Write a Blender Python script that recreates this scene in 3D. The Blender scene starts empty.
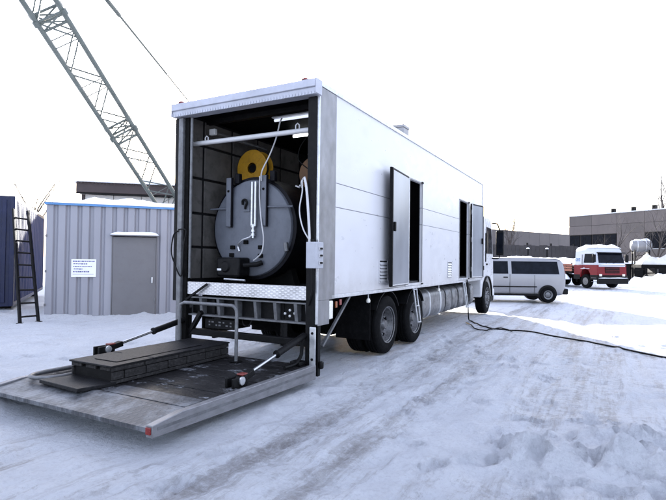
import bpy, bmesh, math, random
import numpy as np
from mathutils import Vector, Matrix, noise as mnoise

random.seed(7)
R_ = math.radians
scene = bpy.context.scene
COL = scene.collection

# ------------------------------------------------------------------ camera
W0, H0, FPX = 666.0, 500.0, 508.0
CAM_H, PITCH, ROLL = 1.6, R_(1.13), R_(0.7)
_f = Vector((0, math.cos(PITCH), math.sin(PITCH)))
_r0 = Vector((1, 0, 0)); _u0 = Vector((0, -math.sin(PITCH), math.cos(PITCH)))
_r = _r0 * math.cos(ROLL) + _u0 * math.sin(ROLL)
_u = _u0 * math.cos(ROLL) - _r0 * math.sin(ROLL)
CAM = Vector((0, 0, CAM_H))
cd = bpy.data.cameras.new('camera'); cam = bpy.data.objects.new('camera', cd); COL.objects.link(cam)
cam.matrix_world = Matrix(((_r.x, _u.x, -_f.x, 0), (_r.y, _u.y, -_f.y, 0), (_r.z, _u.z, -_f.z, CAM_H), (0, 0, 0, 1)))
cd.sensor_fit = 'HORIZONTAL'; cd.sensor_width = 36.0; cd.lens = 36.0 * FPX / W0
cd.clip_start = 0.05; cd.clip_end = 6000
scene.camera = cam

# ------------------------------------------------------------------ sky, sun, exposure
SUN_EL = R_(14.5)
SUN_AZ = Vector((-0.07, 0.998, 0)).normalized()
sun_vec = Vector((SUN_AZ.x * math.cos(SUN_EL), SUN_AZ.y * math.cos(SUN_EL), math.sin(SUN_EL)))
world = bpy.data.worlds.new('World'); scene.world = world; world.use_nodes = True
wn = world.node_tree.nodes; wl = world.node_tree.links
for n in list(wn): wn.remove(n)
sky = wn.new('ShaderNodeTexSky'); sky.sky_type = 'NISHITA'; sky.sun_disc = False
sky.sun_elevation = SUN_EL; sky.sun_rotation = math.atan2(SUN_AZ.x, SUN_AZ.y)
sky.air_density = 1.0; sky.dust_density = 2.5; sky.ozone_density = 1.6; sky.altitude = 50
bg = wn.new('ShaderNodeBackground'); bg.inputs['Strength'].default_value = 0.15
wo = wn.new('ShaderNodeOutputWorld')
veil = wn.new('ShaderNodeMix'); veil.data_type = 'RGBA'; veil.inputs[0].default_value = 0.5     # thin high cloud veil over the whole sky
veil.inputs[7].default_value = (4.4, 4.55, 5.6, 1)
wl.new(sky.outputs['Color'], veil.inputs[6]); wl.new(veil.outputs[2], bg.inputs['Color']); wl.new(bg.outputs['Background'], wo.inputs['Surface'])
sl = bpy.data.lights.new('sun', 'SUN'); sl.energy = 4.6; sl.angle = R_(0.55); sl.color = (1.0, 0.97, 0.93)
sun = bpy.data.objects.new('sun', sl); COL.objects.link(sun); sun.location = (-30, 40, 30)
sun.rotation_euler = (-sun_vec).to_track_quat('-Z', 'Y').to_euler()
vs = scene.view_settings
vs.view_transform = 'Standard'; vs.look = 'None'; vs.gamma = 1.0; vs.use_curve_mapping = False
vs.exposure = 1.98

# ------------------------------------------------------------------ pixel helpers (only used to survey positions)
def ray(x, y): return _f + _r * ((x - W0 / 2) / FPX) + _u * ((H0 / 2 - y) / FPX)
def at(x, y, Y):
    d = ray(x, y); return CAM + d * (Y / d.y)
def gnd(x, y, z=0.0):
    d = ray(x, y); return CAM + d * ((z - CAM_H) / d.z)
def on_plane(x, y, p, n):
    d = ray(x, y); return CAM + d * ((p - CAM).dot(n) / d.dot(n))

# ------------------------------------------------------------------ materials
MATS = {}
def _newmat(name):
    m = bpy.data.materials.new(name); m.use_nodes = True
    nt = m.node_tree; b = nt.nodes['Principled BSDF']; return m, nt, b
def N(nt, t, **kw):
    n = nt.nodes.new(t)
    for k, v in kw.items(): setattr(n, k, v)
    return n
def coords(nt, scale=(1, 1, 1), rot=(0, 0, 0), world_space=False):
    if world_space:
        g = N(nt, 'ShaderNodeNewGeometry'); src = g.outputs['Position']
    else:
        g = N(nt, 'ShaderNodeTexCoord'); src = g.outputs['Object']
    mp = N(nt, 'ShaderNodeMapping'); mp.inputs['Scale'].default_value = scale; mp.inputs['Rotation'].default_value = rot
    nt.links.new(src, mp.inputs['Vector']); return mp.outputs['Vector']
def noise(nt, vec, scale, detail=5, rough=0.6):
    n = N(nt, 'ShaderNodeTexNoise'); n.inputs['Scale'].default_value = scale
    n.inputs['Detail'].default_value = detail; n.inputs['Roughness'].default_value = rough
    nt.links.new(vec, n.inputs['Vector']); return n.outputs['Fac']
def ramp(nt, fac, stops):
    r = N(nt, 'ShaderNodeValToRGB'); e = r.color_ramp.elements
    while len(e) < len(stops): e.new(0.5)
    for i, (p, c) in enumerate(stops):
        e[i].position = p; e[i].color = (c[0], c[1], c[2], 1) if not isinstance(c, (int, float)) else (c, c, c, 1)
    nt.links.new(fac, r.inputs['Fac']); return r.outputs['Color']
def mix(nt, fac, a, b):
    m = N(nt, 'ShaderNodeMix', data_type='RGBA')
    for inp, v in ((m.inputs[0], fac), (m.inputs[6], a), (m.inputs[7], b)):
        if hasattr(v, 'links') or hasattr(v, 'is_linked'): nt.links.new(v, inp)
        elif isinstance(v, (int, float)): inp.default_value = v
        else: inp.default_value = (v[0], v[1], v[2], 1)
    return m.outputs[2]
def math_(nt, op, a, b=None):
    m = N(nt, 'ShaderNodeMath', operation=op)
    for i, v in enumerate((a, b)):
        if v is None: continue
        if isinstance(v, (int, float)): m.inputs[i].default_value = v
        else: nt.links.new(v, m.inputs[i])
    return m.outputs[0]
def bump(nt, b, h, strength, dist=0.01):
    n = N(nt, 'ShaderNodeBump'); n.inputs['Strength'].default_value = strength; n.inputs['Distance'].default_value = dist
    nt.links.new(h, n.inputs['Height']); nt.links.new(n.outputs['Normal'], b.inputs['Normal'])

def mat(name, c, rough=0.6, metal=0.0, var=0.25, scale=3.0, dirt=None, dirt_amt=0.5, stretch=(1, 1, 1), bmp=0.0, bscale=40.0, rvar=0.06, spec=None):
    """painted / bare surface: base colour with patchy wear and grime of its own"""
    if name in MATS: return MATS[name]
    m, nt, b = _newmat(name)
    v = coords(nt, stretch)
    f = noise(nt, v, scale, 6, 0.65)
    lo = tuple(x * (1 - var) for x in c); hi = tuple(min(1, x * (1 + var)) for x in c)
    col = ramp(nt, f, [(0.3, lo), (0.7, hi)])
    if dirt:
        f2 = noise(nt, v, scale * 2.7, 8, 0.7)
        mask = ramp(nt, f2, [(0.5, 0.0), (0.72, dirt_amt)])
        col = mix(nt, mask, col, dirt)
    nt.links.new(col, b.inputs['Base Color'])
    rr = ramp(nt, noise(nt, v, scale * 4, 4), [(0.3, max(0, rough - rvar)), (0.7, min(1, rough + rvar))])
    nt.links.new(rr, b.inputs['Roughness'])
    b.inputs['Metallic'].default_value = metal
    if spec is not None: b.inputs['Specular IOR Level'].default_value = spec
    if bmp: bump(nt, b, noise(nt, v, bscale, 4), bmp)
    MATS[name] = m; return m

def mat_glass(name, c=(0.004, 0.005, 0.008)):
    m, nt, b = _newmat(name)
    v = coords(nt); f = noise(nt, v, 4, 5)
    nt.links.new(ramp(nt, f, [(0.4, c), (0.75, tuple(x * 2.2 for x in c))]), b.inputs['Base Color'])
    nt.links.new(ramp(nt, f, [(0.4, 0.06), (0.8, 0.2)]), b.inputs['Roughness'])
    b.inputs['IOR'].default_value = 1.45; b.inputs['Specular IOR Level'].default_value = 0.08
    MATS[name] = m; return m

def mat_tread(name, c, metal, rough, k=75.0, snowy=0.0, plane='xy'):
    m, nt, b = _newmat(name)
    v = coords(nt); s = N(nt, 'ShaderNodeSeparateXYZ'); nt.links.new(v, s.inputs[0])
    a, d = {'xy': (0, 1), 'yz': (1, 2)}[plane]
    p = math_(nt, 'SINE', math_(nt, 'MULTIPLY', s.outputs[a], k * 0.8))
    q = math_(nt, 'SINE', math_(nt, 'MULTIPLY', s.outputs[d], k * 1.5))
    pq = math_(nt, 'MULTIPLY', p, q)
    h = ramp(nt, pq, [(0.15, 0.0), (0.45, 1.0)])
    f = noise(nt, v, 5, 6)
    lo = tuple(x * 0.65 for x in c)
    col = ramp(nt, f, [(0.35, lo), (0.7, c)])
    col = mix(nt, math_(nt, 'MULTIPLY', h, 0.35), col, tuple(min(1, x * 1.6) for x in c))
    if snowy:
        fs = noise(nt, v, 3.3, 9, 0.72)
        msk = ramp(nt, fs, [(0.47, 0.0), (0.62, snowy)])
        col = mix(nt, msk, col, (0.62, 0.66, 0.72))
        mm = N(nt, 'ShaderNodeMath', operation='SUBTRACT'); mm.inputs[0].default_value = metal
        sc_ = math_(nt, 'MULTIPLY', msk, metal); nt.links.new(sc_, mm.inputs[1]); nt.links.new(mm.outputs[0], b.inputs['Metallic'])
    else: b.inputs['Metallic'].default_value = metal
    nt.links.new(col, b.inputs['Base Color']); b.inputs['Roughness'].default_value = rough
    bump(nt, b, h, 0.7, 0.004)
    MATS[name] = m; return m

def mat_emit(name, c, s):
    m, nt, b = _newmat(name); b.inputs['Base Color'].default_value = (*c, 1)
    v = coords(nt); f = noise(nt, v, 2.0)
    nt.links.new(ramp(nt, f, [(0.3, tuple(x * .9 for x in c)), (0.7, c)]), b.inputs['Emission Color'])
    b.inputs['Emission Strength'].default_value = s
    MATS[name] = m; return m

def mat_snow(name='snow', c=(0.80, 0.82, 0.86), soil=0.0):
    m, nt, b = _newmat(name)
    v = coords(nt, world_space=True)
    f = noise(nt, v, 1.3, 8, 0.6)
    col = ramp(nt, f, [(0.3, tuple(x * 0.9 for x in c)), (0.7, c)])
    if soil:
        f3 = noise(nt, v, 2.0, 8, 0.7); col = mix(nt, ramp(nt, f3, [(0.5, 0.0), (0.72, soil)]), col, (0.2, 0.18, 0.165))
    nt.links.new(col, b.inputs['Base Color']); b.inputs['Roughness'].default_value = 0.75
    b.inputs['Specular IOR Level'].default_value = 0.25
    f2 = noise(nt, v, 9, 8, 0.65); bump(nt, b, f2, 0.6, 0.05)
    MATS[name] = m; return m

snow = mat_snow()
white = mat('white_panel_paint', (0.54, 0.54, 0.56), 0.35, 0, 0.03, 0.8, (0.50, 0.48, 0.47), 0.22, (1, 1, 2.2), rvar=0.1)
def add_spray(m, z0, z1, amt):
    """road spray thrown up from the wheels: settles on the lowest part of the panels"""
    nt = m.node_tree; b = nt.nodes['Principled BSDF']; src = b.inputs['Base Color'].links[0].from_socket
    v = coords(nt); sp = N(nt, 'ShaderNodeSeparateXYZ'); nt.links.new(v, sp.inputs[0])
    mr = N(nt, 'ShaderNodeMapRange'); mr.inputs[1].default_value = z1; mr.inputs[2].default_value = z0; mr.inputs[3].default_value = 0; mr.inputs[4].default_value = 1
    nt.links.new(sp.outputs[2], mr.inputs[0])
    f = math_(nt, 'MULTIPLY', math_(nt, 'MULTIPLY', mr.outputs[0], mr.outputs[0]), ramp(nt, noise(nt, v, 2.2, 9, 0.72), [(0.35, 0.1), (0.7, amt)]))
    nt.links.new(mix(nt, f, src, (0.33, 0.31, 0.30)), b.inputs['Base Color'])
add_spray(white, 1.1, 1.9, 0.75)
white_cab = mat('white_cab_paint', (0.58, 0.58, 0.60), 0.3, 0, 0.05, 1.5, (0.45, 0.43, 0.41), 0.25)
galv = mat('galvanised_steel', (0.22, 0.22, 0.23), 0.45, 0.6, 0.28, 5, (0.2, 0.19, 0.18), 0.55, (1, 1, 0.6))
alu = mat('aluminium', (0.55, 0.56, 0.58), 0.38, 0.8, 0.15, 8, (0.2, 0.2, 0.2), 0.4)
alu_fascia = mat('ribbed_aluminium', (0.36, 0.37, 0.42), 0.45, 0.35, 0.12, 4, (0.3, 0.3, 0.3), 0.35)
steel = mat('grey_steel_tube', (0.13, 0.133, 0.14), 0.5, 0.4, 0.3, 9, (0.06, 0.05, 0.045), 0.5)
chrome = mat('chromed_rod', (0.5, 0.51, 0.53), 0.15, 1.0, 0.05, 8)
black = mat('black_steel', (0.0045, 0.0045, 0.005), 0.5, 0.0, 0.4, 7, (0.018, 0.017, 0.016), 0.35, spec=0.12)
dark = mat('dark_chassis_paint', (0.004, 0.004, 0.004), 0.7, 0.0, 0.4, 5, (0.012, 0.011, 0.01), 0.5, spec=0.06)
rubber = mat('tyre_rubber', (0.004, 0.004, 0.0045), 0.75, 0, 0.35, 8, (0.018, 0.017, 0.016), 0.4, bmp=0.3, spec=0.06)
rim_m = mat('wheel_steel', (0.13, 0.13, 0.135), 0.4, 0.5, 0.35, 10, (0.02, 0.018, 0.016), 0.9)
boiler_m = mat('boiler_paint', (0.10, 0.108, 0.128), 0.5, 0.0, 0.14, 3, (0.065, 0.07, 0.085), 0.55, spec=0.3)
jacket_m = mat('dark_boiler_jacket', (0.004, 0.004, 0.006), 0.5, 0.0, 0.4, 5, spec=0.12)
yellow = mat('yellow_reel_paint', (0.45, 0.235, 0.014), 0.5, 0, 0.18, 8, (0.2, 0.1, 0.02), 0.5)
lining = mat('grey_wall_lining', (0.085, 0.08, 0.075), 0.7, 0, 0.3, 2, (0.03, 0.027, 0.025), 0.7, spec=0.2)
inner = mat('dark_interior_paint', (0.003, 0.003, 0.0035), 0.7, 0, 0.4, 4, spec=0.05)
plastic_w = mat('white_plastic', (0.45, 0.45, 0.46), 0.45, 0, 0.06, 8, (0.4, 0.4, 0.38), 0.3)
box_grey = mat('grey_enclosure', (0.34, 0.35, 0.39), 0.5, 0.05, 0.08, 8, (0.25, 0.25, 0.25), 0.3)
red_l = mat('red_lens', (0.16, 0.012, 0.010), 0.25, 0, 0.15, 20)
amber_l = mat('amber_lens', (0.22, 0.06, 0.012), 0.25, 0, 0.15, 20)
white_l = mat('white_lens', (0.68, 0.66, 0.60), 0.25, 0, 0.1, 20)
tread = mat_tread('tread_plate', (0.55, 0.55, 0.57), 0.75, 0.35, 85, plane='yz')
tread_deck = mat_tread('tread_deck', (0.055, 0.058, 0.065), 0.2, 0.5, 60, snowy=0.16)
glass = mat_glass('dark_glass')
mirror_sheet = mat('bare_door_sheet', (0.27, 0.29, 0.33), 0.38, 0.8, 0.22, 1.1, None, 0, (1, 1, 0.5), rvar=0.03)

def mat_wood():
    m, nt, b = _newmat('wet_deck_plank')
    v = coords(nt, (14, 1.2, 6)); f = noise(nt, v, 3, 8, 0.7)
    col = ramp(nt, f, [(0.3, (0.005, 0.005, 0.006)), (0.55, (0.012, 0.0115, 0.012)), (0.8, (0.035, 0.033, 0.033))])
    v2 = coords(nt, (1.6, 1, 1)); fs = noise(nt, v2, 3.0, 10, 0.75)
    msk = ramp(nt, fs, [(0.57, 0.0), (0.72, 0.6)])
    col = mix(nt, msk, col, (0.55, 0.58, 0.64))
    nt.links.new(col, b.inputs['Base Color'])
    nt.links.new(ramp(nt, fs, [(0.35, 0.28), (0.65, 0.8)]), b.inputs['Roughness'])
    b.inputs['Specular IOR Level'].default_value = 0.18; bump(nt, b, f, 0.5, 0.006); MATS['wood'] = m; return m
plank_m = mat_wood()
block_m = mat('grimy_block', (0.02, 0.019, 0.019), 0.7, 0, 0.4, 9, (0.075, 0.072, 0.07), 0.6, bmp=0.5, bscale=25, spec=0.15)
lid_m = mat('wet_dark_board', (0.008, 0.008, 0.009), 0.5, 0, 0.45, 6, (0.03, 0.03, 0.034), 0.5, (1, 3, 1), bmp=0.3, spec=0.15)

# ------------------------------------------------------------------ mesh builder
class MB:
    def __init__(s): s.v = []; s.f = []
    def add(s, vs, fs):
        o = len(s.v); s.v += [tuple(p) for p in vs]; s.f += [tuple(i + o for i in f) for f in fs]; return s
    def box(s, a, b, mtx=None):
        x0, y0, z0 = (min(a[i], b[i]) for i in range(3)); x1, y1, z1 = (max(a[i], b[i]) for i in range(3))
        vs = [(x0, y0, z0), (x1, y0, z0), (x1, y1, z0), (x0, y1, z0), (x0, y0, z1), (x1, y0, z1), (x1, y1, z1), (x0, y1, z1)]
        if mtx: vs = [mtx @ Vector(p) for p in vs]
        return s.add(vs, [(0, 3, 2, 1), (4, 5, 6, 7), (0, 1, 5, 4), (1, 2, 6, 5), (2, 3, 7, 6), (3, 0, 4, 7)])
    def tube(s, pts, r, n=8, caps=True):
        pts = [Vector(p) for p in pts]; k = len(pts)
        rs = r if isinstance(r, (list, tuple)) else [r] * k
        rings = []; prev = None
        for i, p in enumerate(pts):
            t = (pts[min(i + 1, k - 1)] - pts[max(i - 1, 0)]).normalized()
            if prev is None:
                a = Vector((0, 0, 1)) if abs(t.z) < 0.9 else Vector((1, 0, 0)); u = t.cross(a).normalized()
            else:
                u = (prev - t * prev.dot(t)).normalized()
            w = t.cross(u); prev = u
            rings.append([p + (u * math.cos(2 * math.pi * j / n) + w * math.sin(2 * math.pi * j / n)) * rs[i] for j in range(n)])
        vs = [q for rg in rings for q in rg]; fs = []
        for i in range(k - 1):
            for j in range(n):
                a, b = i * n + j, i * n + (j + 1) % n
                fs.append((a, b, b + n, a + n))
        if caps: fs.append(tuple(range(n - 1, -1, -1))); fs.append(tuple((k - 1) * n + j for j in range(n)))
        return s.add(vs, fs)
    def bar(s, p0, p1, w, h, up=(0, 0, 1)):
        p0, p1 = Vector(p0), Vector(p1); t = (p1 - p0).normalized(); up = Vector(up)
        u = t.cross(up)
        if u.length < 1e-4: u = t.cross(Vector((1, 0, 0)))
        u.normalize(); q = u.cross(t)
        vs = []
        for p in (p0, p1):
            for a, b in ((-1, -1), (1, -1), (1, 1), (-1, 1)): vs.append(p + u * (a * w / 2) + q * (b * h / 2))
        return s.add(vs, [(0, 3, 2, 1), (4, 5, 6, 7), (0, 1, 5, 4), (1, 2, 6, 5), (2, 3, 7, 6), (3, 0, 4, 7)])
    def prism(s, poly, d0, d1, axis='y'):
        def P(a, b, d): return {'y': (a, d, b), 'x': (d, a, b), 'z': (a, b, d)}[axis]
        n = len(poly)
        vs = [P(a, b, d0) for a, b in poly] + [P(a, b, d1) for a, b in poly]
        fs = [tuple(range(n - 1, -1, -1)), tuple(range(n, 2 * n))] + [(i, (i + 1) % n, n + (i + 1) % n, n + i) for i in range(n)]
        return s.add(vs, fs)
    def lathe(s, prof, c=(0, 0, 0), axis='y', n=32, closed=False):
        vs = []; fs = []; k = len(prof)
        for j in range(n):
            a = 2 * math.pi * j / n; ca, sa = math.cos(a), math.sin(a)
            for r, h in prof:
                if axis == 'y': p = (r * ca, h, r * sa)
                elif axis == 'x': p = (h, r * ca, r * sa)
                else: p = (r * ca, r * sa, h)
                vs.append((c[0] + p[0], c[1] + p[1], c[2] + p[2]))
        for j in range(n):
            for i in range(k - (0 if closed else 1)):
                a = j * k + i; b = j * k + (i + 1) % k; c2 = ((j + 1) % n) * k + (i + 1) % k; d = ((j + 1) % n) * k + i
                fs.append((a, b, c2, d))
        if not closed:
            for i in (0, k - 1):
                if prof[i][0] > 1e-6: fs.append(tuple(j * k + i for j in range(n)))
        return s.add(vs, fs)
    def loft(s, rings):
        n = len(rings[0]); vs = [p for r in rings for p in r]; fs = []
        for i in range(len(rings) - 1):
            for j in range(n):
                a, b = i * n + j, i * n + (j + 1) % n
                fs.append((a, b, b + n, a + n))
        fs.append(tuple(range(n - 1, -1, -1))); fs.append(tuple((len(rings) - 1) * n + j for j in range(n)))
        return s.add(vs, fs)
    def mesh(s, name, m, smooth=True, angle=35):
        me = bpy.data.meshes.new(name); me.from_pydata(s.v, [], s.f)
        bm = bmesh.new(); bm.from_mesh(me)
        bmesh.ops.remove_doubles(bm, verts=bm.verts, dist=1e-5)
        bmesh.ops.recalc_face_normals(bm, faces=bm.faces); bm.to_mesh(me); bm.free()
        for mm in (m if isinstance(m, (list, tuple)) else [m]): me.materials.append(mm)
        if smooth:
            for p in me.polygons: p.use_smooth = True
            me.set_sharp_from_angle(angle=R_(angle))
        return me
    def build(s, name, m, parent=None, bevel=0.0, smooth=True, angle=35, loc=None):
        return put(name, s.mesh(name, m, smooth, angle), parent, bevel, loc)

def put(name, me, parent=None, bevel=0.0, loc=None, rz=0.0):
    o = bpy.data.objects.new(name, me); COL.objects.link(o); o.parent = parent
    if loc is not None: o.location = loc
    if rz: o.rotation_euler = (0, 0, rz)
    if bevel:
        b = o.modifiers.new('bevel', 'BEVEL'); b.width = bevel; b.segments = 2; b.limit_method = 'ANGLE'; b.angle_limit = R_(40)
    return o
def empty(name, loc=(0, 0, 0), rz=0.0, parent=None):
    o = bpy.data.objects.new(name, None); COL.objects.link(o); o.location = loc; o.rotation_euler = (0, 0, rz); o.parent = parent
    o.empty_display_size = 0.2; return o
def tag(o, label, cat, group=None):
    o['label'] = label; o['category'] = cat
    if group: o['group'] = group
    return o
def kind(o, k): o['kind'] = k; return o
def B(name, a, b, m, parent=None, bevel=0.0): return MB().box(a, b).build(name, m, parent, bevel)
def arc(pts, steps=6):
    """Catmull-Rom through points"""
    P = [Vector(p) for p in pts]; out = []
    for i in range(len(P) - 1):
        p0, p1, p2, p3 = P[max(i - 1, 0)], P[i], P[i + 1], P[min(i + 2, len(P) - 1)]
        for k in range(steps):
            t = k / steps
            out.append(0.5 * ((2 * p1) + (p2 - p0) * t + (2 * p0 - 5 * p1 + 4 * p2 - p3) * t * t + (3 * p1 - p0 - 3 * p2 + p3) * t ** 3))
    out.append(P[-1]); return out

# ------------------------------------------------------------------ truck frame (s along the truck, v to its left)
TR = Vector((-0.197, 6.69, 0)); TANG = R_(61.3)
T_ = Vector((math.cos(TANG), math.sin(TANG), 0)); V_ = Vector((-math.sin(TANG), math.cos(TANG), 0))
def tw(s, v, z=0.0): return TR + T_ * s + V_ * v + Vector((0, 0, z))

# shed line
SH_A = gnd(44, 320); SH_B = gnd(183, 316.5)
SH_D = (SH_B - SH_A).normalized(); SH_N = Vector((SH_D.y, -SH_D.x, 0))   # towards the camera

# ------------------------------------------------------------------ ground
def vnoise(x, y, seed=0):
    xi = np.floor(x).astype(np.int64); yi = np.floor(y).astype(np.int64); xf = x - xi; yf = y - yi
    def h(a, b):
        n = (a * 374761393 + b * 668265263 + seed * 982451653) & 0x7fffffff
        n = ((n ^ (n >> 13)) * 1274126177) & 0x7fffffff
        return ((n ^ (n >> 16)) & 0xffff) / 65535.0
    u = xf * xf * (3 - 2 * xf); w = yf * yf * (3 - 2 * yf)
    return (h(xi, yi) * (1 - u) + h(xi + 1, yi) * u) * (1 - w) + (h(xi, yi + 1) * (1 - u) + h(xi + 1, yi + 1) * u) * w
def fbm(x, y, seed=0, o=4):
    r = 0; a = 0.5; t = 0
    for i in range(o):
        r = r + a * vnoise(x * 2 ** i + 17.3 * i, y * 2 ** i - 9.1 * i, seed + i); t += a; a *= 0.55
    return r / t - 0.5

def axis_coords(lo, hi, step, far, grow=1.07):
    a = list(np.arange(lo, hi + 1e-6, step)); st = step
    while a[-1] < far: st *= grow; a.append(a[-1] + st)
    st = step; b = []
    c = a[0]
    while c > -far: st *= grow; c -= st; b.append(c)
    return np.array(b[::-1] + a)

def ground_height(X, Y):
    S = (X - TR.x) * T_.x + (Y - TR.y) * T_.y; Vv = (X - TR.x) * V_.x + (Y - TR.y) * V_.y
    d = np.sqrt(X ** 2 + Y ** 2)
    near = np.clip(1 - (d - 25) / 40, 0, 1)
    z = 0.05 * fbm(X * 0.35, Y * 0.35, 3) * near + 0.012 * fbm(X * 2.2, Y * 2.2, 5) * near
    # ruts driven along the truck's direction
    dirt = np.zeros_like(X)
    wob = 0.35 * fbm(S * 0.15, Vv * 0.1 + 4, 11)
    for c, w, dep in ((-0.75, .28, .03), (-1.45, .22, .02), (-2.75, .3, .04), (-3.35, .2, .02), (0.9, .25, .02), (1.8, .25, .02), (-5.3, .3, .03), (-7.2, .35, .03)):
        if c > 0: msk = np.clip(-(S + 2.8) / 0.8, 0, 1)
        else: msk = 1.0
        g = np.exp(-((Vv - c - wob * (1.0 + 0.2 * abs(c))) / w) ** 2) * msk * near
        z -= dep * g * (0.6 + 0.8 * (fbm(S * 0.8, Vv * 3, 21) + 0.5))
        dirt = np.maximum(dirt, g * 0.8)
    # turning tracks crossing to the right
    q = (X - 1.0) * 0.93 + (Y - 5.0) * -0.37; p = (X - 1.0) * 0.37 + (Y - 5.0) * 0.93
    for c, w in ((1.2, .25), (2.9, .25), (5.4, .3)):
        g = np.exp(-((p - c - 0.04 * q ** 2 * 0.15 - wob) / w) ** 2) * np.clip((q - 0.5) / 2, 0, 1) * near
        z -= 0.018 * g; dirt = np.maximum(dirt, 0.55 * g)
    traffic = np.clip(1 - np.abs(Vv + 1.8) / 6, 0, 1) * near
    z += 0.035 * (np.abs(fbm(X * 1.1, Y * 1.1, 31, 5)) * 2) * (1 - 0.5 * traffic) * near
    z += near * (0.045 * fbm(S * 0.30, Vv * 4.0, 91, 5) - 0.13 * np.abs(fbm(X * 2.4, Y * 2.4, 95, 5)) + 0.05 * fbm(X * 6, Y * 6, 97, 3) * np.clip(fbm(X * .8, Y * .8, 98, 2) * 4 + .5, .15, 1)) * np.clip(1.25 - d / 30, 0.2, 1)
    # trodden lumps of snow at the right foreground, and softer banks
    for (cx, cy, rx, ry, h) in ((1.75, 4.35, .32, .28, .07), (2.2, 4.2, .35, .24, .085), (2.55, 4.15, .3, .22, .06), (2.6, 4.75, .4, .25, .06), (2.05, 4.65, .3, .2, .05), (3.1, 3.7, .5, .35, .06), (1.3, 3.3, .4, .25, .035), (3.0, 4.5, .35, .25, .05)):
        e = ((X - cx) / rx) ** 2 + ((Y - cy) / ry) ** 2
        z += 1.9 * h * np.exp(-e * 1.2) * (1 + 2.2 * fbm(X * 5, Y * 5, 41, 4))
    lump = np.clip(np.exp(-(((X - 2.35) / 1.0) ** 2 + ((Y - 4.3) / .65) ** 2)) * 1.6, 0, 1)
    # snow left of the truck, untrodden
    lf = np.clip((Vv - 2.9) / 1.5, 0, 1) * np.clip((14 - Y) / 2, 0, 1) * np.clip((Y - 5) / 2, 0, 1)
    z += 0.10 * lf * (fbm(X * 0.9, Y * 0.9, 51, 5) + 0.3)
    # around the lift platform's tip
    for (cs, cv, r, h) in ((-2.75, 2.35, .35, .11), (-2.8, 1.7, .3, .06), (-2.2, 2.8, .4, .09), (-1.2, 2.9, .5, .09)):
        z += h * np.exp(-(((S - cs) ** 2 + (Vv - cv) ** 2) / r ** 2)) * (0.8 + 1.6 * fbm(X * 4, Y * 4, 61, 4))
    # drift against the shed
    ds = (X - SH_A.x) * SH_N.x + (Y - SH_A.y) * SH_N.y; al = (X - SH_A.x) * SH_D.x + (Y - SH_A.y) * SH_D.y
    drift = np.exp(-np.clip(ds, 0, 99) / 0.5) * np.clip((al + 2.5) / 0.5, 0, 1) * np.clip((7 - al) / 0.5, 0, 1) * (ds > -3)
    z += 0.16 * drift * (0.8 + fbm(X * 2, Y * 2, 71))
    # swept lower round the tip of the platform
    pt = np.clip((S + 3.1) / .25, 0, 1) * np.clip((-1.9 - S) / .3, 0, 1) * np.clip((Vv + .3) / .25, 0, 1) * np.clip((2.35 - Vv) / .3, 0, 1)
    z = z * (1 - pt) - 0.035 * pt
    # flat under the truck, flat lot to the right
    ut = np.clip((S + 2.4) / .2, 0, 1) * np.clip((11.8 - S) / .3, 0, 1) * np.clip((Vv + 0.05) / .15, 0, 1) * np.clip((2.5 - Vv) / .1, 0, 1)
    z = z * (1 - ut) - 0.01 * ut
    # far snow banks
    far = np.clip((d - 30) / 15, 0, 1) * np.clip((300 - d) / 100, 0, 1)
    z += far * 0.35 * (fbm(X * 0.12, Y * 0.12, 81, 3) + 0.1)
    z -= 0.03
    dirt = np.clip(dirt * (0.45 + 1.3 * np.clip(fbm(X * .5, Y * .5, 99, 3) + .3, 0, 1)) + 0.2 * traffic + 0.2 * ut, 0, 1) * (1 - lump) - 0.5 * lump
    return z, dirt

xs = axis_coords(-6.0, 7.0, 0.042, 2200); ys = axis_coords(2.2, 12.0, 0.042, 2200)
GX, GY = np.meshgrid(xs, ys); GZ, GD = ground_height(GX, GY)
nx, ny = len(xs), len(ys)
_rf = random.Random(12)
def footprint(x, y, a, dep):
    i0, i1 = np.searchsorted(xs, x - .4), np.searchsorted(xs, x + .4); j0, j1 = np.searchsorted(ys, y - .4), np.searchsorted(ys, y + .4)
    if i1 - i0 < 4 or j1 - j0 < 4: return
    X, Y = GX[j0:j1, i0:i1] - x, GY[j0:j1, i0:i1] - y
    u, w = X * math.cos(a) + Y * math.sin(a), -X * math.sin(a) + Y * math.cos(a)
    e = np.sqrt((u / .15) ** 2 + (w / (.055 + .012 * np.sign(u))) ** 2)
    GZ[j0:j1, i0:i1] += -dep * np.clip((1.25 - e) / .4, 0, 1) + dep * .45 * np.exp(-((e - 1.55) / .3) ** 2)
for (x, y, a, n_) in ((-5.6, 9.2, .4, 9), (-4.2, 11.4, -.3, 10), (.2, 4.4, 1.2, 7), (2.2, 5.6, 2.6, 8), (3.2, 6.8, 1.9, 9), (1.2, 3.4, .2, 6), (4.6, 8.2, 2.9, 9), (-1.6, 3.3, .9, 4), (2.6, 3.6, 1.5, 6), (-6, 8.0, .1, 7)):
    for k in range(n_):
        a += _rf.gauss(0, .12); x += .62 * math.cos(a); y += .62 * math.sin(a); sd_ = .11 if k % 2 else -.11
        footprint(x - sd_ * math.sin(a), y + sd_ * math.cos(a), a + _rf.gauss(0, .15), _rf.uniform(.02, .045))
for k in range(60):   # trampled snow at the right foreground
    footprint(_rf.gauss(2.4, .75), _rf.gauss(4.3, .5), _rf.uniform(0, 6.3), _rf.uniform(.015, .05))
me = bpy.data.meshes.new('snow_ground')
co = np.stack([GX, GY, GZ], -1).reshape(-1, 3).astype(np.float32)
idx = np.arange(nx * ny).reshape(ny, nx)
fc = np.stack([idx[:-1, :-1], idx[:-1, 1:], idx[1:, 1:], idx[1:, :-1]], -1).reshape(-1, 4)
me.vertices.add(len(co)); me.vertices.foreach_set('co', co.ravel())
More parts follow.
